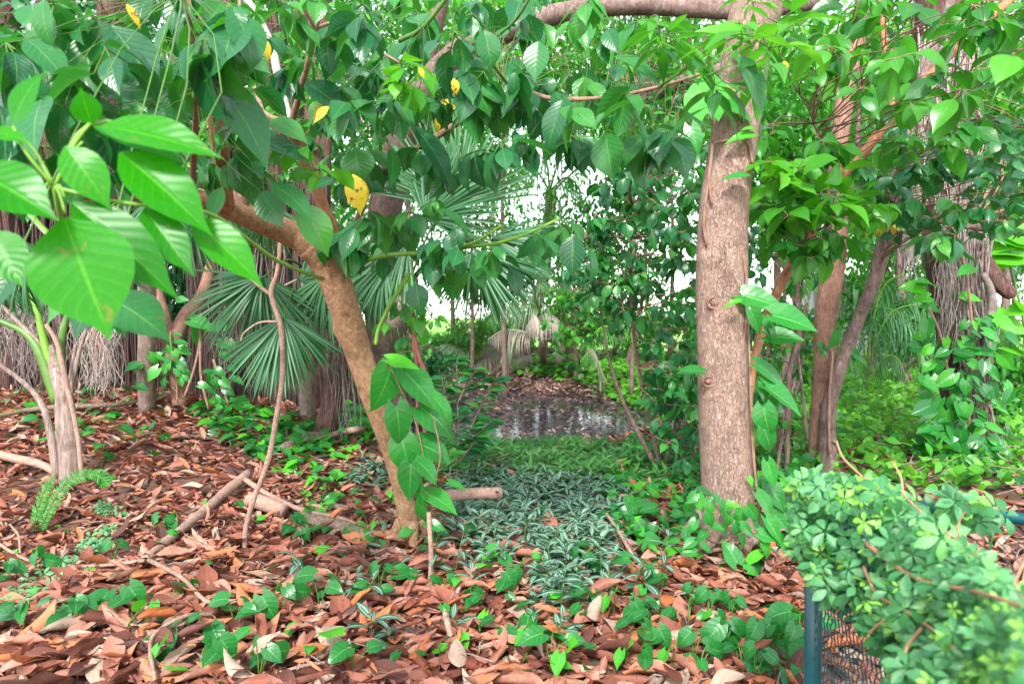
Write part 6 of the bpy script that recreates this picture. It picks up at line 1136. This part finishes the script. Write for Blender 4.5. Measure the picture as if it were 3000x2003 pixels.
cr = thing('fence_creeper', 'thick mound of pale green five-leaved creeper covering the fence corner and rail', 'creeper', (px_+.05, 1.6, 0))
poly = [(2350, 1410), (2400, 1385), (2500, 1410), (2600, 1420), (2720, 1530), (2880, 1650), (3060, 1780), (3060, 2060), (2640, 2060), (2610, 1920), (2520, 1790), (2385, 1710), (2370, 1550)]
def Dc(q): return np.clip(1.98-(q[:, 0]-2380)/620*.85-(q[:, 1]-1400)/600*.32, .55, 2.1)
q = polysample(poly, 1500); D = Dc(q)+rng.normal(.04, .10, 1500); c = P(q[:, 0], q[:, 1], np.clip(D, .5, 2.2)); b = MB(); sz = .022+.026*rng.random(1500); rn = rng.random(1500)*.75; hi = rng.random(1500) < .2; rn[hi] = .97
sz[hi] *= .6; sz *= np.clip(D/1.45, .5, 1.05); five(b, c, sz, (-.25, -.7, .7), rn); b.build('foliage', M['creep'], cr)
q = polysample([(2560, 1640), (3060, 1800), (3060, 2060), (2680, 2060)], 34); c = P(q[:, 0], q[:, 1], Dc(q)-.10); b = MB(); five(b, c, .014+.010*rng.random(34), (-.2, -.8, .6), np.full(34, .95)); b.build('young_leaves', M['creep'], cr)
q = polysample([(2330, 1400), (2480, 1400), (2560, 1600), (2480, 1690), (2380, 1700), (2330, 1620)], 150); c = P(q[:, 0], q[:, 1], 1.80+rng.normal(0, .05, 150)); b = MB(); five(b, c, .03, (-.2, -.8, .6)); b.build('foliage', M['creep'], cr)
q = np.array([(2380+ 25*i+rng.normal(0, 12), 1490+rng.normal(0, 25)) for i in range(22)]+[(2650+rng.random()*350, 1440+rng.random()*110) for i in range(12)]); c = P(q[:, 0], q[:, 1], np.interp(q[:, 0], [2380, 3000], [1.88, 1.55])+rng.normal(0, .04, len(q))); b = MB(); five(b, c, .045, (0, -.7, .7)); b.build('foliage', M['creep'], cr)
b = MB()
for pts in ([(2538, 1590, 14, 1.35), (2600, 1640, 12, 1.3), (2700, 1700, 12, 1.2), (2850, 1730, 11, 1.1), (3040, 1790, 10, 1.)], [(2530, 1660, 9, 1.35), (2570, 1740, 9, 1.3), (2640, 1780, 9, 1.2), (2730, 1840, 8, 1.1), (2800, 1900, 8, 1.)], [(2450, 1290, 4, 1.7), (2470, 1340, 5, 1.7), (2520, 1390, 5, 1.6), (2575, 1440, 6, 1.5)], [(2615, 1350, 4, 1.4), (2640, 1400, 5, 1.35), (2650, 1450, 5, 1.35), (2700, 1500, 5, 1.3)], [(2700, 1840, 8, 1.1), (2660, 1890, 8, 1.1), (2640, 1960, 7, 1.1)], [(2640, 1780, 7, 1.2), (2560, 1840, 7, 1.25), (2535, 1880, 6, 1.3)]):
    pts = [(x, y, w_*1.15, float(Dc(np.array([[x, max(y, 1420)]]))[0])-.13) for x, y, w_, _ in pts]
    tube(b, *pxpath(pts), 6, 6, .08)
q = polysample(poly, 60); cs = P(q[:, 0], q[:, 1], Dc(q)+.05); e = cs+rng.normal(0, .035, (60, 3)); tubes_v(b, np.stack([cs, (cs+e)/2+rng.normal(0, .02, (60, 3)), e], 1), .0018, 4)
b.build('stem', plain('reddish_vine_stem', (.50, .24, .14), .6), cr)
